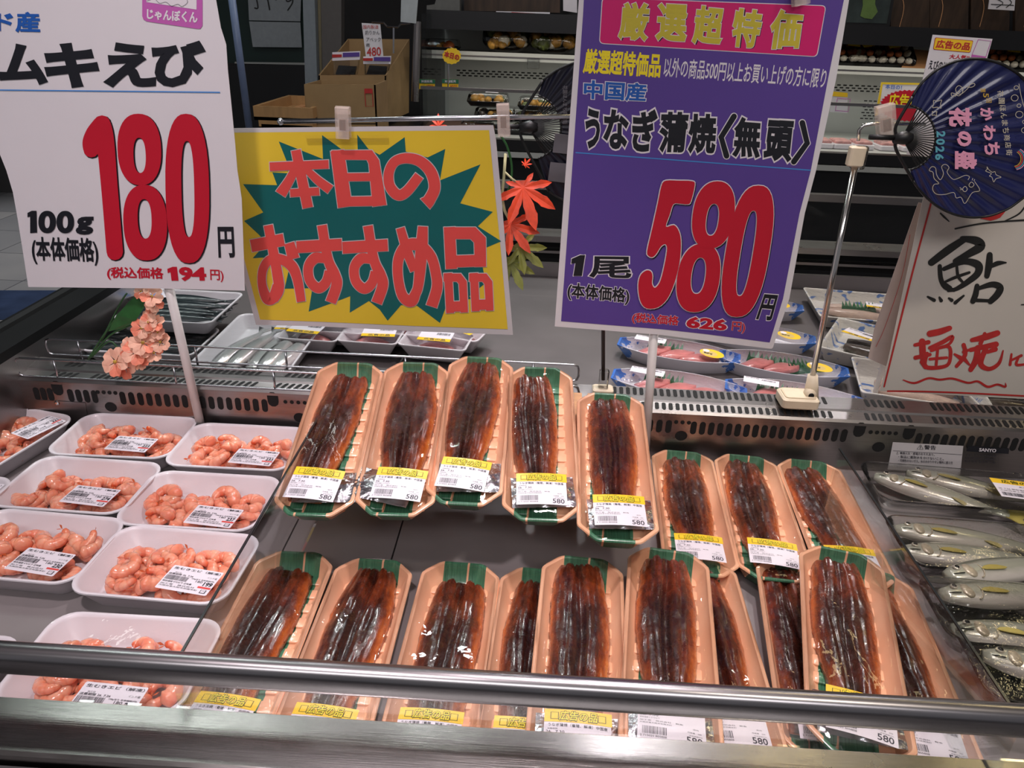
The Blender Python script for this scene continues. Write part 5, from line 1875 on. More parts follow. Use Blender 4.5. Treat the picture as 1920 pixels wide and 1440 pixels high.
# small grey film-wrapped trays below the yellow board
SMALL = [((516, 633), (629, 641), 655, 'front', 'left'), ((629, 638), (743, 646), 666, 'front', 'middle'), ((743, 645), (872, 658), 672, 'front', 'right'),
         ((577, 619), (681, 626), 640, 'rear', 'left'), ((679, 620), (792, 630), 645, 'rear', 'middle'), ((797, 624), (894, 641), 655, 'rear', 'right')]
K['grfoam'] = mat('grey_wrapped_foam', C(228, 222, 226), .3, 0, .03, 30, coat=.4)
for i, (a, b_, yb, row, side) in enumerate(SMALL):
    zr = .838
    A, B = atz(*a, zr), atz(*b_, zr)
    d = B - A
    ang = math.atan2(d.y, d.x)
    wl = .075
    M_ = Matrix.Translation(((A.x + B.x) / 2 - math.sin(ang) * wl / 2, (A.y + B.y) / 2 + math.cos(ang) * wl / 2, zr - .034)) @ Matrix.Rotation(ang, 4, 'Z')
    t = thing('fish_pack', 'small grey film-wrapped tray under the yellow board, %s row, %s' % (row, side), 'food pack', group='small wrapped trays', mat=M_)
    put('tray', foam_tray_mesh(d.length, wl, .034, .020, .010, K['grfoam']), t)
    put('cling_film', flat_film_mesh(d.length, wl, .034, .010, K['film2'], -.004, i), t)
    label_on(t, (-.01, .015, .0, -.01, .005, .01)[i], -.002, .040, .058, .042, (-4, 6, 2, 3, 0, -14)[i], True)
    mb = MB()
    L_ = []
    for k in range(7):
        u = k / 6
        L_.append([(-.03 + .06 * u, .020 * math.cos(q) * math.sin(math.pi * (.15 + .7 * u)), .012 + .016 * math.sin(q) * math.sin(math.pi * (.15 + .7 * u))) for q in [2 * math.pi * j / 10 for j in range(10)]])
    o = mb.loft(L_, K['slice'], True, True).build('fish_fillet', smooth=True)
    o.matrix_world = M_
    tag(o, 'pink fish piece inside the small wrapped tray, %s row, %s' % (row, side), 'fish piece', 'fish pieces in small trays')

# boat-shaped blue and white trays on the right
def boat_mesh(L, W, h):
    mb = MB()
    Ls = []
    def out(k, z, dz=0):
        P = []
        n = 10
        for s in (1, -1):
            for i in range(n + 1):
                u = -1 + 2 * i / n
                u = u * s * -1
                x = u * L / 2 * k
                y = s * (W / 2 * k) * (1 - .62 * abs(u) ** 2.2)
                P.append((x, y, z))
        return P
    Ls.append(out(.80, 0)); Ls.append(out(.81, .001)); Ls.append(out(.985, h - .003)); Ls.append(out(1.0, h - .001)); Ls.append(out(1.0, h)); Ls.append(out(.965, h)); Ls.append(out(.955, h - .002)); Ls.append(out(.80, .006)); Ls.append(out(.76, .004))
    mb.loft(Ls, K['bluetray'], True, True)
    me = mb.build('tray', me_only=True, smooth=True)
    me.set_sharp_from_angle(angle=math.radians(45))
    return me
BL, BW, BH = .215, .092, .026
M_BOAT = boat_mesh(BL, BW, BH)
def boat_film():
    mb = MB()
    L_ = []
    for k in (1, .93, .85, .7, .5, .25, .02):
        P = []
        for s in (1, -1):
            for i in range(17):
                u = (-1 + 2 * i / 16) * -s
                P.append((u * BL / 2 * k, s * BW / 2 * k * (1 - .62 * abs(u) ** 2.2), BH + .0008 + .006 * (1 - k) ** .6 * min(1, (1 - k) * 3)))
        L_.append(P)
    return mb.loft(L_, K['film2'], False, True).build('cling_film', me_only=True, smooth=True)
M_BFILM = boat_film()
def sticker():
    mb = MB()
    E_ = [(.021 * math.cos(q), .014 * math.sin(q), .0004) for q in [2 * math.pi * k / 28 for k in range(28)]]
    mb.poly(E_, K['labelyel'])
    mb.poly([(-.004 + .014 * math.cos(q), -.002 + .009 * math.sin(q), .0006) for q in [2 * math.pi * k / 20 for k in range(20)]], mat('sticker_tan', C(216, 186, 110), .4))
    mb.poly([(-.011 + .006 * math.cos(q), .005 + .0045 * math.sin(q), .0008) for q in [2 * math.pi * k / 14 for k in range(14)]], K['label'])
    text(mb, 'ねかせ', flat(.015, .005, .0006, -.006, -.003), K['ink'], .04, .0004)
    return mb.build('round_sticker', me_only=True)
M_STK = sticker()
def slice_mesh():
    mb = MB()
    L_ = []
    n = 12
    for i in range(n + 1):
        t = i / n
        a = .021 * math.sin(math.pi * (.12 + .76 * t)) ** .6
        L_.append([((t - .5) * .062 + .006 * math.cos(q), a * math.cos(q), .008 + .008 * max(-.9, math.sin(q)) * math.sin(math.pi * (.1 + .8 * t)) ** .5 + .0012 * math.cos(q * 2 + t * 8)) for q in [2 * math.pi * j / 16 for j in range(16)]])
    return mb.loft(L_, K['slice'], True, True).build('fish_slice', me_only=True, smooth=True)
M_SLICE = slice_mesh()
def grass_mesh():
    mb = MB()
    P = [(-.022, 0, .0)]
    for k in range(9):
        P += [(-.022 + .0055 * k + .001, .010 + .006 * ((k * 7) % 3) / 2, .012), (-.022 + .0055 * k + .004, .004, .006)]
    P += [(.028, 0, 0)]
    return mb.slab(P, (0, -.0006, .0003), K['shiso']).build('plastic_leaf', me_only=True)
M_GRASS = grass_mesh()
BOATS = [((1272, 655), -14, True, 'leftmost in the second row, three pink slices showing', False, 3), ((1272, 718), -13, False, 'leftmost in the front row, right behind the duct', True, 3), ((1468, 680), -14, True, 'middle, with green leaves showing', False, 2), ((1490, 738), -13, False, 'front row behind the beige pole foot', True, 2), ((1406, 566), -12, True, 'farthest, its tip showing past the purple board', False, 2), ((1418, 622), -14, True, 'second farthest, its tip showing past the purple board', False, 2)]
for i, ((px, py), ang, stk, words_, lab, ns) in enumerate(BOATS):
    c = atz(px, py, ZB + BH)
    M_ = Matrix.Translation((c.x, c.y, ZB)) @ Matrix.Rotation(math.radians(ang), 4, 'Z')
    t = thing('boat_tray', 'boat-shaped fish tray, ' + words_, 'food tray', group='blue boat-shaped trays', mat=M_)
    put('tray', M_BOAT, t)
    put('cling_film', M_BFILM, t)
    if stk:
        o = put('round_sticker', M_STK, t)
        o.location = (.058, -.012, BH + .006)
        o.rotation_euler = (.1, .05, math.radians(-8))
    if lab or i == 0:
        label_on(t, -.052, .014, BH + .006, .055, .022, -4, False, ('お刺身',))
    for k in range(ns):
        s = put('fish_slice', M_SLICE)
        s.matrix_world = M_ @ Matrix.Translation((-.040 + .040 * k, .002 - .004 * k, .006)) @ Matrix.Rotation(math.radians(40 - 12 * k), 4, 'Z') @ Matrix.Rotation(math.radians(-12), 4, 'X') @ Matrix.Scale(1.08, 4)
        tag(s, 'pink fish slice, boat tray ' + words_, 'fish slice', 'fish slices in the boat tray ' + words_)
    if i in (2, 0, 1, 3):
        for k in range(3 if i == 2 else 1):
            g_ = put('plastic_leaf', M_GRASS)
            g_.matrix_world = M_ @ Matrix.Translation((-.03 + .035 * k if i == 2 else -.028, .016 - .006 * k, .010)) @ Matrix.Rotation(math.radians(20 * k - 10), 4, 'Z') @ Matrix.Scale(1.35, 4)
            tag(g_, 'green plastic leaf, boat tray ' + words_, 'garnish', 'green plastic leaves')

# white trays printed with blue bamboo sprigs
def sprig(label, FL, FR, NR, NL, zr, h, lab=None, content=None, lrot=0):
    t, M_, W, L = tray_px(label, 'food tray', FL, FR, NR, NL, zr, h, K['sprigtray'], K['film2'], .014, .008, 'sprig-printed trays')
    if lab:
        label_on(t, lab[0], lab[1], h + .002, .062, .032, lrot, True, ('お徳用',))
    if content:
        skin, n, words_ = content
        for k in range(n):
            mb = MB()
            Ls = []
            for i in range(9):
                u = i / 8
                a = math.sin(math.pi * (.1 + .8 * u)) ** .5
                Ls.append([((u - .5) * W * .62, .016 * a * math.cos(q), .011 + .010 * a * math.sin(q)) for q in [2 * math.pi * j / 12 for j in range(12)]])
            o = mb.loft(Ls, skin, True, True).build('fish_fillet', smooth=True)
            o.matrix_world = M_ @ Matrix.Translation((0, (k - (n - 1) / 2) * .034, 0)) @ Matrix.Rotation(.12 * (k - 1), 4, 'Z')
            tag(o, words_, 'fish fillet', words_)
    return t, M_
t, M_ = sprig('sprig-printed tray farthest back, with pale fillets and a green leaf', (1512, 540), (1700, 553), (1702, 607), (1530, 590), .830, .028, (.045, -.005), (K['palefl'], 2, 'pale fillet in the farthest sprig-printed tray'), -12)
g_ = put('plastic_leaf', M_GRASS)
g_.matrix_world = M_ @ Matrix.Translation((-.004, -.012, .016)) @ Matrix.Scale(1.4, 4)
tag(g_, 'green plastic leaf in the farthest sprig-printed tray', 'garnish', 'green plastic leaves')
K['brownfish'] = mat('dark_brown_fish', C(74, 62, 54), .3, 0, .3, 60, coat=.5, stretch=(.5, 5, 1))
sprig('sprig-printed tray of dark fish with a yellow-striped label, beside the worn sheet', (1580, 602), (1760, 628), (1740, 705), (1526, 640), .832, .030, (-.035, .012), (K['brownfish'], 2, 'dark brown fish in the tray beside the worn sheet'), -16)
sprig('sprig-printed tray nearest the duct, mostly behind the brush-written board', (1640, 683), (1860, 700), (1830, 770), (1567, 716), .834, .032, None, (K['palefl'], 2, 'pale fillet in the tray behind the brush-written board'))
sprig('sprig-printed tray of dark fish below the right part of the brush-written board', (1840, 700), (2020, 712), (2000, 770), (1760, 752), .834, .032, (.03, .0), (K['brownfish'], 2, 'dark fish in the tray below the brush-written board'))

# ================================================================== far wall case and goods behind the aisle
YC = 3.3
pz = lambda x, y, Y: aty(x, y, Y)
wc = thing('deli_display_case', 'long multi-shelf chilled case of sushi and deli packs across the aisle', 'display case', (1.2, 3.7, 0))
X0 = pz(790, 200, YC).x
zc = lambda y, Y=YC: aty(1500, y, Y).z
K['casegrey'] = mat('case_grey_enamel', C(176, 178, 174), .45, 0, .05, 4)
K['casedark'] = mat('case_dark_panel', C(22, 22, 24), .4, 0, .15, 4)
XE = 5.2
xc, xw = (X0 + XE) / 2, XE - X0
zdeck = .86
MB().box((xc, YC + .04, .40), (xw, .06, .80), K['casedark']).build('front_panel', wc)
MB().box((xc, YC + .02, .812), (xw, .10, .022), K['casegrey']).build('counter_edge', wc)
MB().box((xc, YC + .0, .850), (xw, .05, .045), K['casedark']).build('bumper', wc)
MB().box((xc, YC + .40, zdeck - .01), (xw, .72, .02), K['casegrey']).build('lower_deck', wc)
# perforated back panel
mb = MB().box((xc, YC + .80, 1.12), (xw, .04, .64), K['casegrey'])
mb.build('back_panel', wc)
mb = MB()
yb = YC + .779
zrow = aty(1300, 150, yb).z
for r_ in range(3):
    for i in range(150):
        x = X0 + .06 + i * .030 + (r_ % 2) * .015
        if x < XE - .1:
            mb.poly([(x, yb, zrow - .012 * r_), (x + .018, yb, zrow - .012 * r_), (x + .018, yb, zrow - .012 * r_ + .006), (x, yb, zrow - .012 * r_ + .006)], K['hole'])
mb.build('perforation', wc)
mb = MB()
for i in range(12):
    for j in range(7):
        x = pz(1620, 190, yb).x + i * .024 + (j % 2) * .012
        z = pz(1620, 190, yb).z - j * .014
        mb.poly([(x, yb, z), (x + .016, yb, z), (x + .016, yb, z + .005), (x, yb, z + .005)], K['hole'])
mb.build('vent_grille', wc)
zs = aty(1300, 118, YC + .34).z
MB().box((xc, YC + .56, zs - .008), (xw, .44, .016), K['casegrey']).build('shelf', wc)
mb = MB().box((xc, YC + .335, zs - .004), (xw, .02, .034), K['casegrey'])
mb.box((xc, YC + .325, zs - .005), (xw, .004, .006), K['steel'])
mb.build('shelf_rail', wc)
c = pz(1000, 116, YC + .32)
MB().rbox((c.x, c.y, c.z - .006), (.055, .012, .045), K['clearplastic'], .004).build('tag_holder', wc)
zc1, zc2 = aty(1300, 72, YC + .2).z, aty(1300, 36, YC + .2).z
MB().box((xc, YC + .48, (zc1 + zc2) / 2), (xw, .6, zc2 - zc1), K['casedark']).build('canopy', wc)
MB().box((xc, YC + .66, 1.95), (xw, .04, 1.2), K['casedark']).build('upper_back', wc)
MB().box((X0 + .01, YC + .42, 1.08), (.02, .76, .52), K['acrylic']).build('end_glass', wc)
mb = MB()
mb.tube([pz(778, 190, YC + .02), pz(783, 40, YC + .02)], .016, K['steel'], 10)
mb.build('corner_post', wc)
mb = MB()
mb.box((xc, YC - .01, zc(282) + .11), (xw, .006, .15), K['acrylic'])
mb.box((xc, YC - .01, zc(282) + .19), (xw, .012, .012), K['steel'])
mb.build('front_glass', wc)
for x in (.2, 1.6, 3.0):
    area('case_shelf_lamp', (x, YC + .22, zc1 - .01), 1.2, .05, 1.4, (1, .93, .80))
    area('case_deck_lamp', (x, YC + .42, zs - .03), 1.2, .05, 1.2, (1, .95, .86))

# --- packs on its shelf and deck
rr = random.Random(5)
K['gold'] = mat('fried_food', C(190, 140, 60), .5, 0, .5, 55)
K['greenf'] = mat('greens', C(86, 96, 44), .5, 0, .5, 55)
K['rice'] = mat('rice_roll', C(226, 218, 200), .5, 0, .15, 70)
K['salmon'] = mat('salmon_topping', C(226, 128, 76), .4, 0, .25, 60)
K['blacktray'] = mat('black_plastic_tray', C(22, 22, 24), .3, 0, .1)
K['smoke'] = film('pack_lid', 1.8, .08, 40, .002, 1.45)
def deli_pack(label, loc, w, l, fills, group, lid=.05, round_=False, lab=True, tiltx=0):
    t = thing('deli_pack', label, 'food pack', group=group, mat=Matrix.Translation(loc) @ Matrix.Rotation(math.radians(tiltx), 4, 'X'))
    mb = MB()
    r0 = min(w, l) * (.48 if round_ else .12)
    mb.loft([[(x * k, y * k, z) for x, y in rrect(w, l, r0, 5)] for k, z in ((.85, 0), (1, .018), (1, .022), (.96, .022), (.84, .006))], K['blacktray'], True, True)
    mb.build('tray', t, local=True)
    mb = MB()
    for (fx, fy, fr, m_) in fills:
        h = fr * rr.uniform(.7, 1)
        mb.ball((fx * w, fy * l, .008 + h), (fr, fr * rr.uniform(.8, 1.1), h), m_, 8, 5)
    mb.build('filling', t, True, local=True)
    mb = MB()
    mb.loft([[(x * k, y * k, z) for x, y in rrect(w, l, r0, 5)] for k, z in ((1, .022), (.93, lid), (.85, lid + .004), (.02, lid + .005))], K['smoke'], False, True)
    mb.build('lid', t, True, local=True)
    if lab:
        mb = MB()
        f = flat(w * .32, l * .16, lid + .006, w * rr.uniform(-.1, .2), l * .12, rr.uniform(-.3, .3))
        sheet(mb, f, K['labelyel'] if lab == 'y' else K['label'], 0, 1)
        mb.build('price_label', t, local=True)
    return t
def scatter(n, mats, r=.02):
    return [(rr.uniform(-.34, .34), rr.uniform(-.34, .34), r * rr.uniform(.7, 1.2), rr.choice(mats)) for _ in range(n)]
# salad platters at left on the shelf
for i, px in enumerate((950, 1035)):
    c = aty(px, 104, YC + .45)
    deli_pack('round clear platter of yellow and green deli food, %s of two on the far shelf' % ('left' if i == 0 else 'right'), (c.x, YC + .47, zs + .05), .23, .19, scatter(34, (K['gold'], K['gold'], K['greenf'], K['rice']), .026), 'deli platters', .075, True, 'y', 30)
c = aty(830, 104, YC + .5)
deli_pack('brown deli pack with small white cups at the left end of the far shelf', (c.x, c.y, zs), .16, .14, scatter(8, (K['gold'], K['salmon'])), 'deli platters', .05, False, None)
# deck packs at left
words_ = ('bottom left', 'bottom right', 'middle left', 'middle right', 'upper left', 'upper right')
for i, (px, py, dz) in enumerate(((905, 186, 0), (985, 188, 0), (930, 186, .055), (1000, 187, .055), (915, 184, .11), (1010, 186, .10))):
    c = aty(px, py, YC + .30)
    deli_pack('clear pack of fried food in the stack by the left fan, %s' % words_[i], (c.x, YC + .28 + .03 * (i // 2), zdeck + dz), .19, .15, scatter(16, (K['gold'], K['greenf'], K['brownfish'], K['gold']), .02), 'stack of fried food packs', .048, False, True)
# sushi
def sushi(px, label, w=.17):
    c = aty(px, 125, YC + .42)
    fills = []
    for a in range(4):
        for b_ in range(3):
            fills.append((-.33 + .22 * a, -.3 + .3 * b_, .017, K['rice'] if (b_ < 1 or a > 2) else K['salmon']))
    deli_pack(label, (c.x, YC + .46, zs + .047), w, .15, fills, 'sushi packs on the far shelf', .042, False, 'y', 34)
for px, words_ in ((1585, 'half hidden by the purple board'), (1622, 'beside the purple board'), (1676, 'left of the wooden board'), (1890, 'partly hidden by the right fan'), (1950, 'at the right edge')):
    sushi(px, 'black tray of sushi rolls with orange topping, ' + words_)
a = [aty(x, y, Y) for x, y, Y in ((1712, 92, YC + .60), (1750, 96, YC + .60), (1738, 134, YC + .35), (1688, 130, YC + .35))]
mb = MB().slab(a, (0, .012, -.012), K['wood'])
o = mb.build('wooden_board')
tag(o, 'sloping wooden serving board lying on the sushi shelf', 'board')
# meat packs along the lower deck
for i, px in enumerate((1548, 1585, 1625, 1672, 1715)):
    c = aty(px, 235, YC + .22)
    t = thing('meat_pack', 'white pack of pink meat on the lower deck, %s from the purple board' % ('nearest', 'second', 'third', 'fourth', 'fifth')[i], 'food pack', (c.x, YC + .24, zdeck), 'pink meat packs')
    MB().rbox((c.x, YC + .24, zdeck + .012), (.085, .12, .022), K['foam'], .008).build('tray', t)
    MB().rbox((c.x, YC + .24, zdeck + .028), (.072, .10, .016), mat('pink_meat', C(206, 150, 146), .4, 0, .3, 40), .01).build('meat', t)

# --- signs in the far case
p6 = standing(YC + .25)
mb, c = board('advert_sign', '', '', p6, [(1652, 155), (1790, 158), (1790, 222), (1640, 218)], K['paper'])
mb.poly([p6.p(x, y, .002) for x, y in ((1652, 154), (1790, 157), (1790, 160), (1655, 158), (1646, 215), (1640, 217))], K['yellow'])
P = []
for k in range(72):
    q = 2 * math.pi * k / 72
    r_ = 1 if k % 2 else .92
    P.append(p6.p(1700 + 52 * r_ * math.cos(q), 198 + 30 * r_ * math.sin(q), .003))
mb.poly(P, K['red'])
text(mb, '本日の！', quad(p6, (1660, 158), (1691, 160), (1690, 168), (1659, 166)), K['blue'], .02, .004)
text(mb, '広告の品', quad(p6, (1667, 175), (1745, 178), (1743, 202), (1664, 200)), K['lemon'], .03, .005)
finish(mb, 'advert_sign', 'far price sign with a red starburst and yellow writing', 'price sign', c)
p7 = standing(1.10)
mb, c = board('small_price_board', '', '', p7, [(1749, 65), (1861, 73), (1842, 140), (1800, 300), (1700, 290), (1730, 150)], K['paper'])
mb.poly([p7.p(p.x, p.y, .0004) for p in rq((1753, 70), (1825, 76), (1819, 99), (1749, 93), 3)], K['brushred'])
mb.poly([p7.p(p.x, p.y, .0006) for p in rq((1754, 71), (1824, 77), (1818, 98), (1750, 92), 3)], K['labelyel'])
text(mb, '広告の品', quad(p7, (1757, 74), (1821, 80), (1816, 95), (1753, 90)), K['brushred'], .04, .0008)
text(mb, '大人気!!', quad(p7, (1781, 101), (1818, 104), (1816, 112), (1779, 110)), K['red'], .03)
text(mb, 'えびのにぎりと甘', quad(p7, (1743, 112), (1815, 118), (1812, 134), (1740, 130)), K['ink'], .02)
stroke(mb, [(1834, 74), (1858, 77), (1848, 107), (1822, 103)], 1.2, p7.p, K['pinkbox'], .0006, False, True)
mb.poly([p7.p(x, y, .0007) for x, y in ((1822, 102), (1848, 106), (1846, 112), (1820, 108))], K['pinkbox'])
pole_thing('sign_pole', 'thin pole behind the narrow white price board', aty(1770, 280, 1.115) * 1, aty(1770, 280, 1.115) - Vector((0, 0, aty(1770, 280, 1.115).z - .80)), .004, K['pole'])
finish(mb, 'small_price_board', 'narrow white price board with yellow header standing behind the right fan', 'price sign', c)
mb, c = board('card', '', '', standing(YC + .2), [(1559, 176), (1589, 178), (1589, 212), (1556, 210)], K['paper'])
p8 = standing(YC + .2)
stroke(mb, [(1570, 184), (1594, 186), (1590, 209), (1566, 207)], 1.4, p8.p, K['pinkbox'], .002, False, True)
mb.poly([p8.p(x, y, .002) for x, y in ((1558, 171), (1589, 174), (1589, 182), (1558, 180))], K['labelyel'])
finish(mb, 'price_card', 'little price card with mauve frame standing by the purple board edge', 'price card', c)
for px, words_ in ((800, 'left'), (844, 'right')):
    p9 = standing(YC + .12)
    mb, c = board('price_card', '', '', p9, [(px - 15, 148), (px + 16, 149), (px + 15, 168), (px - 15, 167)], K['labelyel'])
    mb.poly([p9.p(x, y, .002) for x, y in ((px - 15, 148), (px + 16, 149), (px + 16, 157), (px - 15, 156))], mat('card_green', C(30, 110, 80), .5))
    text(mb, '対面販売', quad(p9, px - 10, 150, px + 11, 155), K['inkw'], .02, .004)
    text(mb, '¥322', quad(p9, px, 159, px + 13, 165), K['brushred'], .02, .004)
    finish(mb, 'price_card', 'green and yellow price card, %s of two on the far deck' % words_, 'price card', c, 'green price cards')
# brown cloth or mat in the deck
MB_ = MB().rbox((pz(860, 190, YC + .2).x, YC + .22, zdeck + .02), (.30, .30, .035), mat('brown_deli', C(84, 56, 44), .6, 0, .3, 20, stretch=(1, 8, 1)), .02)
tag(MB_.build('deli_slab'), 'flat brown deli slab behind the green price cards', 'food')
# round tag on a stem
p10 = standing(YC + .05)
t = thing('round_tag', 'round yellow tag with red writing on a thin stem', 'price tag', p10.p(840, 170))
mb = MB().slab([p10.p(847 + (16.5 + 1.5 * (k % 2)) * math.cos(2 * math.pi * k / 28), 105 + (14.5 + 1.3 * (k % 2)) * math.sin(2 * math.pi * k / 28)) for k in range(28)], (0, .003, 0), K['labelyel'])
text(mb, '本日の', quad(p10, (834, 95), (862, 102), (860, 114), (832, 106)), K['brushred'], .05, .002)
mb.build('disc', t)
MB().tube([p10.p(841, 120), p10.p(840, 168)], .003, K['wire'], 6).build('stem', t)

# --- goods above the canopy
zt_ = zc2
def panel(label, cat, name, pts, Y, m, th=.02):
    pl = standing(Y)
    mb, c = board(name, '', '', pl, pts, m, th)
    return mb, c, pl
K['darkwood'] = mat('dark_product_bags', C(58, 42, 30), .6, 0, .5, 9, stretch=(3, 1, .6))
XS = [1672, 1745, 1822, 1905]
for i, px in enumerate(XS):
    mb, c, pl = panel('', '', 'seaweed_bag', [(px, -40), (px + 72, -38), (px + 70, 58 + i * 4), (px - 2, 54 + i * 4)], YC + .35, K['darkwood'])
    stroke(mb, [(px + 10, -30), (px + 22, 10), (px + 14, 50)], 1.2, pl.p, K['wood'], .004)
    finish(mb, 'product_bag', 'dark brown hanging product bag above the far case, %s from the green picture' % ('first', 'second', 'third', 'fourth')[i], 'bag', c, 'dark bags above the far case')
mb, c, pl = panel('', '', 'x', [(1585, -40), (1682, -36), (1668, 50), (1580, 46)], YC + .22, K['casedark'], .03)
mb.poly([pl.p(x, y, .003) for x, y in ((1590, -36), (1676, -32), (1662, 44), (1586, 42))], mat('picture_dark_green', C(44, 54, 52), .4, 0, .5, 12))
mb.poly([pl.p(x, y, .005) for x, y in ((1616, -36), (1642, -34), (1640, 8), (1645, 22), (1634, 36), (1620, 34), (1612, 30), (1617, 10))], mat('picture_green', C(96, 122, 62), .4, 0, .1))
finish(mb, 'tablet_screen', 'framed dark screen with a green figure above the far case', 'screen', c)
mb, c, pl = panel('', '', 'x', [(1858, -20), (1905, -18), (1902, 20), (1853, 17)], YC + .2, K['paper'], .004)
for P in (((1860, -5), (1880, 5), (1868, 14)), ((1882, -8), (1896, 4), (1886, 14)), ((1858, 8), (1900, 10))):
    stroke(mb, P, 1.4, pl.p, K['brush'], .002)
finish(mb, 'handwritten_note', 'white handwritten note at the top right above the far case', 'note', c)
mb, c, pl = panel('', '', 'x', [(930, 21), (1031, 23), (1031, 31), (930, 28)], YC + .3, K['paper'], .02)
stroke(mb, [(960, 24), (1010, 27)], 3, pl.p, K['brushred'], .002)
finish(mb, 'shelf_label_strip', 'white and red label strip on the canopy of the far case', 'label', c)
for i, (x0, x1, m_) in enumerate(((870, 1050, 'darkwood'), (1056, 1082, 'grfoam'))):
    mb, c, pl = panel('', '', 'x', [(x0, -40), (x1, -38), (x1, 24), (x0, 20)], YC + .4, K[m_], .08)
    finish(mb, 'stacked_crate', ('dark slatted crate of goods above the canopy, left of the purple board', 'grey carton above the canopy touching the purple board')[i], 'box', c)
mb, c, pl = panel('', '', 'x', [(826, -30), (862, -28), (862, 23), (800, 21), (800, 10), (815, 8)], YC + .3, mat('scale_grey', C(96, 96, 92), .5, 0, .1), .06)
finish(mb, 'grey_appliance', 'small grey appliance above the canopy near the corner post', 'appliance', c)
# white card on the corner post
mb, c, pl = panel('', '', 'x', [(753, -30), (786, -30), (780, 44), (751, 41)], YC - .03, mat('pale_card', C(168, 174, 176), .6), .004)
finish(mb, 'white_card', 'plain pale card hanging at the corner post of the far case', 'card', c)

# --- cardboard boxes and price slip to the left of the case
def open_box(label, P, Y, depth, hpx, name='cardboard_box', inner=True, group='cardboard boxes', skew=0):
    """P = front face corners TL TR BR BL (pixels) at distance Y"""
    pl = standing(Y)
    q = [pl.p(*p) for p in P]
    t = thing(name, label, 'box', (q[0] + q[2]) / 2, group)
    back = Vector((skew, depth, hpx))
    mb = MB()
    th = Vector((0, .006, 0))
    mb.slab(q, th, K['cardb'])
    b_ = [v + Vector((skew, depth, hpx if k < 2 else 0)) for k, v in enumerate(q)]
    mb.slab(b_, th, K['cardb'])
    mb.slab([q[0], b_[0], b_[3], q[3]], (.006, 0, 0), K['cardb'])
    mb.slab([q[1], b_[1], b_[2], q[2]], (-.006, 0, 0), K['cardb'])
    lo = .0 if not inner else .35
    bt = [q[3].lerp(q[0], lo), q[2].lerp(q[1], lo), b_[2].lerp(b_[1], lo), b_[3].lerp(b_[0], lo)]
    mb.slab(bt, (0, 0, .004), K['cardb'])
    mb.build('carton', t)
    return t, pl, q
t, pl, q = open_box('large open cardboard box in front of the pouches', ((570, 158), (704, 159), (709, 272), (577, 272)), 2.95, .21, .0)
mb = MB()
stroke(mb, [(684, 167), (698, 167), (700, 199), (686, 199)], 1.4, pl.p, K['brushred'], .003, False, True)
mb.poly([pl.p(x, y, .003) for x, y in ((684, 166), (698, 166), (699, 175), (685, 175))], K['brushred'])
mb.build('printed_mark', t)
t, pl, q = open_box('tilted open cardboard box holding two pouches and a price slip', ((597, 141), (724, 142), (722, 232), (600, 232)), 3.35, .42, .13, skew=.03)
zt = min(v.z for v in q) - .002
tag(MB().box((aty(650, 200, 3.2).x + .09, 3.42, zt / 2), (.34, .80, zt), K['casedark']).build('side_table'), 'dark block table under the cardboard boxes', 'table')
ztb = zt
for i, (px, py, words_) in enumerate(((648, 118, 'left'), (706, 122, 'right'))):
    p_ = standing(3.36 + .02 * i)
    c = p_.p(px, py)
    t2 = thing('food_pouch', 'clear pouch with white and purple header, %s of two in the cardboard box' % words_, 'pouch', c, 'pouches in the cardboard box')
    MB().slab([p_.p(x, y) for x, y in ((px - 25, 98 + 8 * i), (px + 27, 96 + 9 * i), (px + 26, 112 + 8 * i), (px - 25, 114 + 6 * i))], (0, .012, 0), K['label']).build('header', t2)
    mb = MB()
    mb.slab([p_.p(x, y, .002) for x, y in ((px - 25, 102 + 7 * i), (px - 7, 102 + 7 * i), (px - 7, 107 + 7 * i), (px - 25, 108 + 6 * i))], (0, .001, 0), K['brushred'])
    mb.slab([p_.p(x, y, .002) for x, y in ((px - 5, 99 + 8 * i), (px + 26, 98 + 9 * i), (px + 26, 106 + 9 * i), (px - 5, 107 + 7 * i))], (0, .001, 0), K['purple'])
    mb.build('print', t2)
    MB().slab([p_.p(x, y) for x, y in ((px - 23, 114), (px + 24, 113), (px + 20, 140), (px - 22, 140))], (0, .03, 0), K['clearplastic']).build('pouch_body', t2)
    MB().slab([p_.p(x, y, -.005) for x, y in ((px - 14, 123), (px + 19, 125), (px + 16, 140), (px - 20, 140))], (0, .02, 0), K['blacktray']).build('contents', t2)
p_ = standing(3.40)
mb, c = board('x', '', '', p_, [(678, 43), (713, 45), (719, 108), (686, 106)], K['paper'])
for i, (s_, q) in enumerate((('国内製造', (681, 47, 710, 54)), ('釣りかん', (685, 57, 712, 65)), ('アベック', (687, 70, 714, 78)), ('煮', (686, 81, 694, 88)))):
    text(mb, s_, quad(p_, *q), K['ink'] if i else K['brushred'], .0, .003)
text(mb, '480', quad(p_, (688, 89), (714, 88), (715, 104), (688, 106)), K['brushred'], .01, .003)
finish(mb, 'price_slip', 'handwritten price slip reading 480 clipped above the cardboard box', 'price sign', c)
t = thing('wire_hanger', 'bent wire hanger holding the price slip above the box', 'wire', p_.p(738, 52))
MB().tube([p_.p(x, y) for x, y in ((697, 42), (720, 43), (726, 50), (746, 51), (751, 45), (770, 44))], .004, K['wire'], 6).build('wire', t)
MB().tube([p_.p(738, 52), p_.p(738, 100)], .004, K['wire'], 6).build('stem', t)
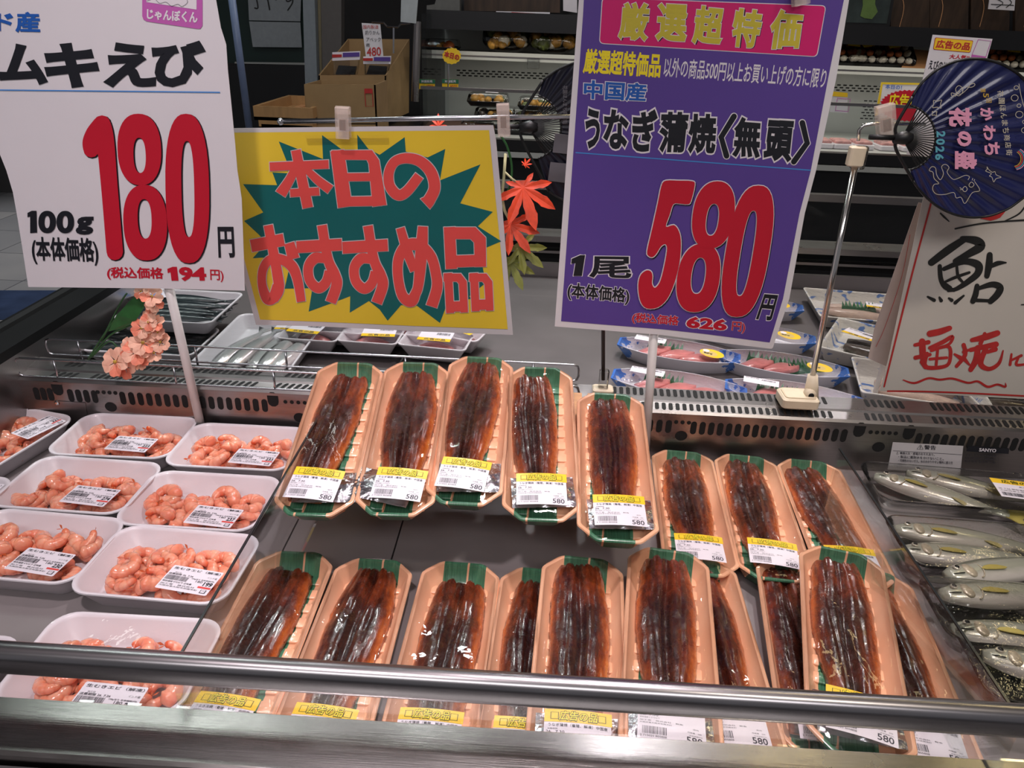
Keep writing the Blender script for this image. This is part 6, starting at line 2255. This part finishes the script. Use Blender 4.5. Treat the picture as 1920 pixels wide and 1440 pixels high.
# stack of shallow wooden trays
K['traywood'] = mat('shallow_tray_wood', C(172, 132, 86), .7, 0, .12, 8, stretch=(6, 1, 1))
for i, (y0, dx) in enumerate(((232, 16), (220, 10), (198, 0))):
    Y = 2.9
    A, B = aty(464 + dx, y0, Y), aty(576, y0 + 6, Y)
    h = (.024, .044, .05)[i]
    W = (B - A).length
    dpt = .42
    M_ = Matrix.Translation(((A.x + B.x) / 2 + .02, Y + dpt / 2, A.z - h))
    t = thing('shallow_tray', ('shallow wooden tray at the bottom of the stack by the box', 'shallow wooden tray in the middle of the stack by the box', 'shallow empty wooden tray on top of the stack by the box')[i], 'tray', group='stacked shallow trays', mat=M_)
    mb = MB()
    mb.box((0, 0, .006), (W, dpt, .012), K['traywood'])
    for s in (-1, 1):
        mb.box((0, s * (dpt / 2 - .008), h / 2), (W, .016, h), K['traywood'])
        mb.box((s * (W / 2 - .008), 0, h / 2), (.016, dpt - .033, h), K['traywood'])
    mb.build('frame', t, local=True)
    mb = MB()
    for s in (-.18, .12):
        mb.box((s * W, 0, .014), (.03, dpt - .04, .004), K['wood'])
    mb.build('slat', t, local=True)
tag(MB().box((aty(520, 250, 2.95).x, 3.1, .38), (.22, .42, .76), mat('blue_crate', C(24, 38, 84), .5, 0, .1)).build('crate_stand'), 'dark blue crate beneath the stack of shallow trays', 'crate')

# --- far left: green partition, paper notice, door post, leaning pole
K['dkgreen'] = mat('dark_green_panel', C(22, 44, 40), .45, 0, .15, 4)
YW = 4.6
pl = standing(YW)
def wallpanel(name, pts, m, th=.03):
    mb, c = board(name, '', '', pl, pts, m, th)
    return struct(finish(mb, name, None, None, c))
mb, c = board('wall_left', '', '', pl, [(380, -60), (600, -60), (600, 118), (390, 118)], K['dkgreen'], .05)
struct(finish(mb, 'wall_left', None, None, c))
mb, c = board('trim_1', '', '', standing(YW - .01), [(440, 116), (590, 118), (590, 122), (440, 119)], K['casegrey'], .02)
struct(finish(mb, 'trim_1', None, None, c))
mb, c = board('door_1', '', '', standing(YW - .03), [(392, 122), (590, 122), (590, 700), (392, 700)], K['casedark'], .03)
struct(finish(mb, 'door_1', None, None, c))
for i, (P, m_, lab) in enumerate((([(462, -60), (566, -60), (563, 40), (467, 38)], 'paper', 'white handwritten paper notice on the dark green panel'), ([(467, 40), (563, 42), (566, 89), (474, 88)], 'cream', 'blank grey paper sheet below the handwritten notice'))):
    p_ = standing(YW - .04)
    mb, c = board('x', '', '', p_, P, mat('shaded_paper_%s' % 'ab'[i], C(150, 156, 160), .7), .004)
    if i == 0:
        stroke(mb, [(480, -8), (484, 14), (478, 15)], 2.4, p_.p, K['brush'], .003)
        stroke(mb, [(500, -12), (506, 18)], 2.6, p_.p, K['brush'], .003)
        stroke(mb, [(536, -10), (538, 2), (546, 0), (547, -8), (549, 4), (540, 19)], 2.4, p_.p, K['brush'], .003)
        stroke(mb, [(514, -8), (518, 0)], 2.0, p_.p, K['brush'], .003)
    finish(mb, 'paper_notice', lab, 'notice', c)
mb, c = board('trim_2', '', '', standing(3.9), [(566, -60), (588, -60), (598, 260), (575, 260)], mat('door_post', C(132, 140, 146), .5), .06)
struct(finish(mb, 'trim_2', None, None, c))
mb, c = board('trim_3', '', '', standing(3.95), [(588, -60), (600, -60), (606, 260), (594, 260)], mat('door_post_cream', C(150, 138, 108), .6), .06)
struct(finish(mb, 'trim_3', None, None, c))
mb, c = board('trim_4', '', '', standing(3.92), [(600, -60), (640, -60), (640, 120), (606, 200)], mat('post_grey', C(92, 88, 86), .6), .06)
struct(finish(mb, 'trim_4', None, None, c))
pole_thing('blue_pole', 'thin grey-blue pole rising beside the red 180 board', aty(468, 245, 2.2), aty(427, -60, 2.2), .010, mat('grey_blue_paint', C(112, 128, 160), .4), 'pole')
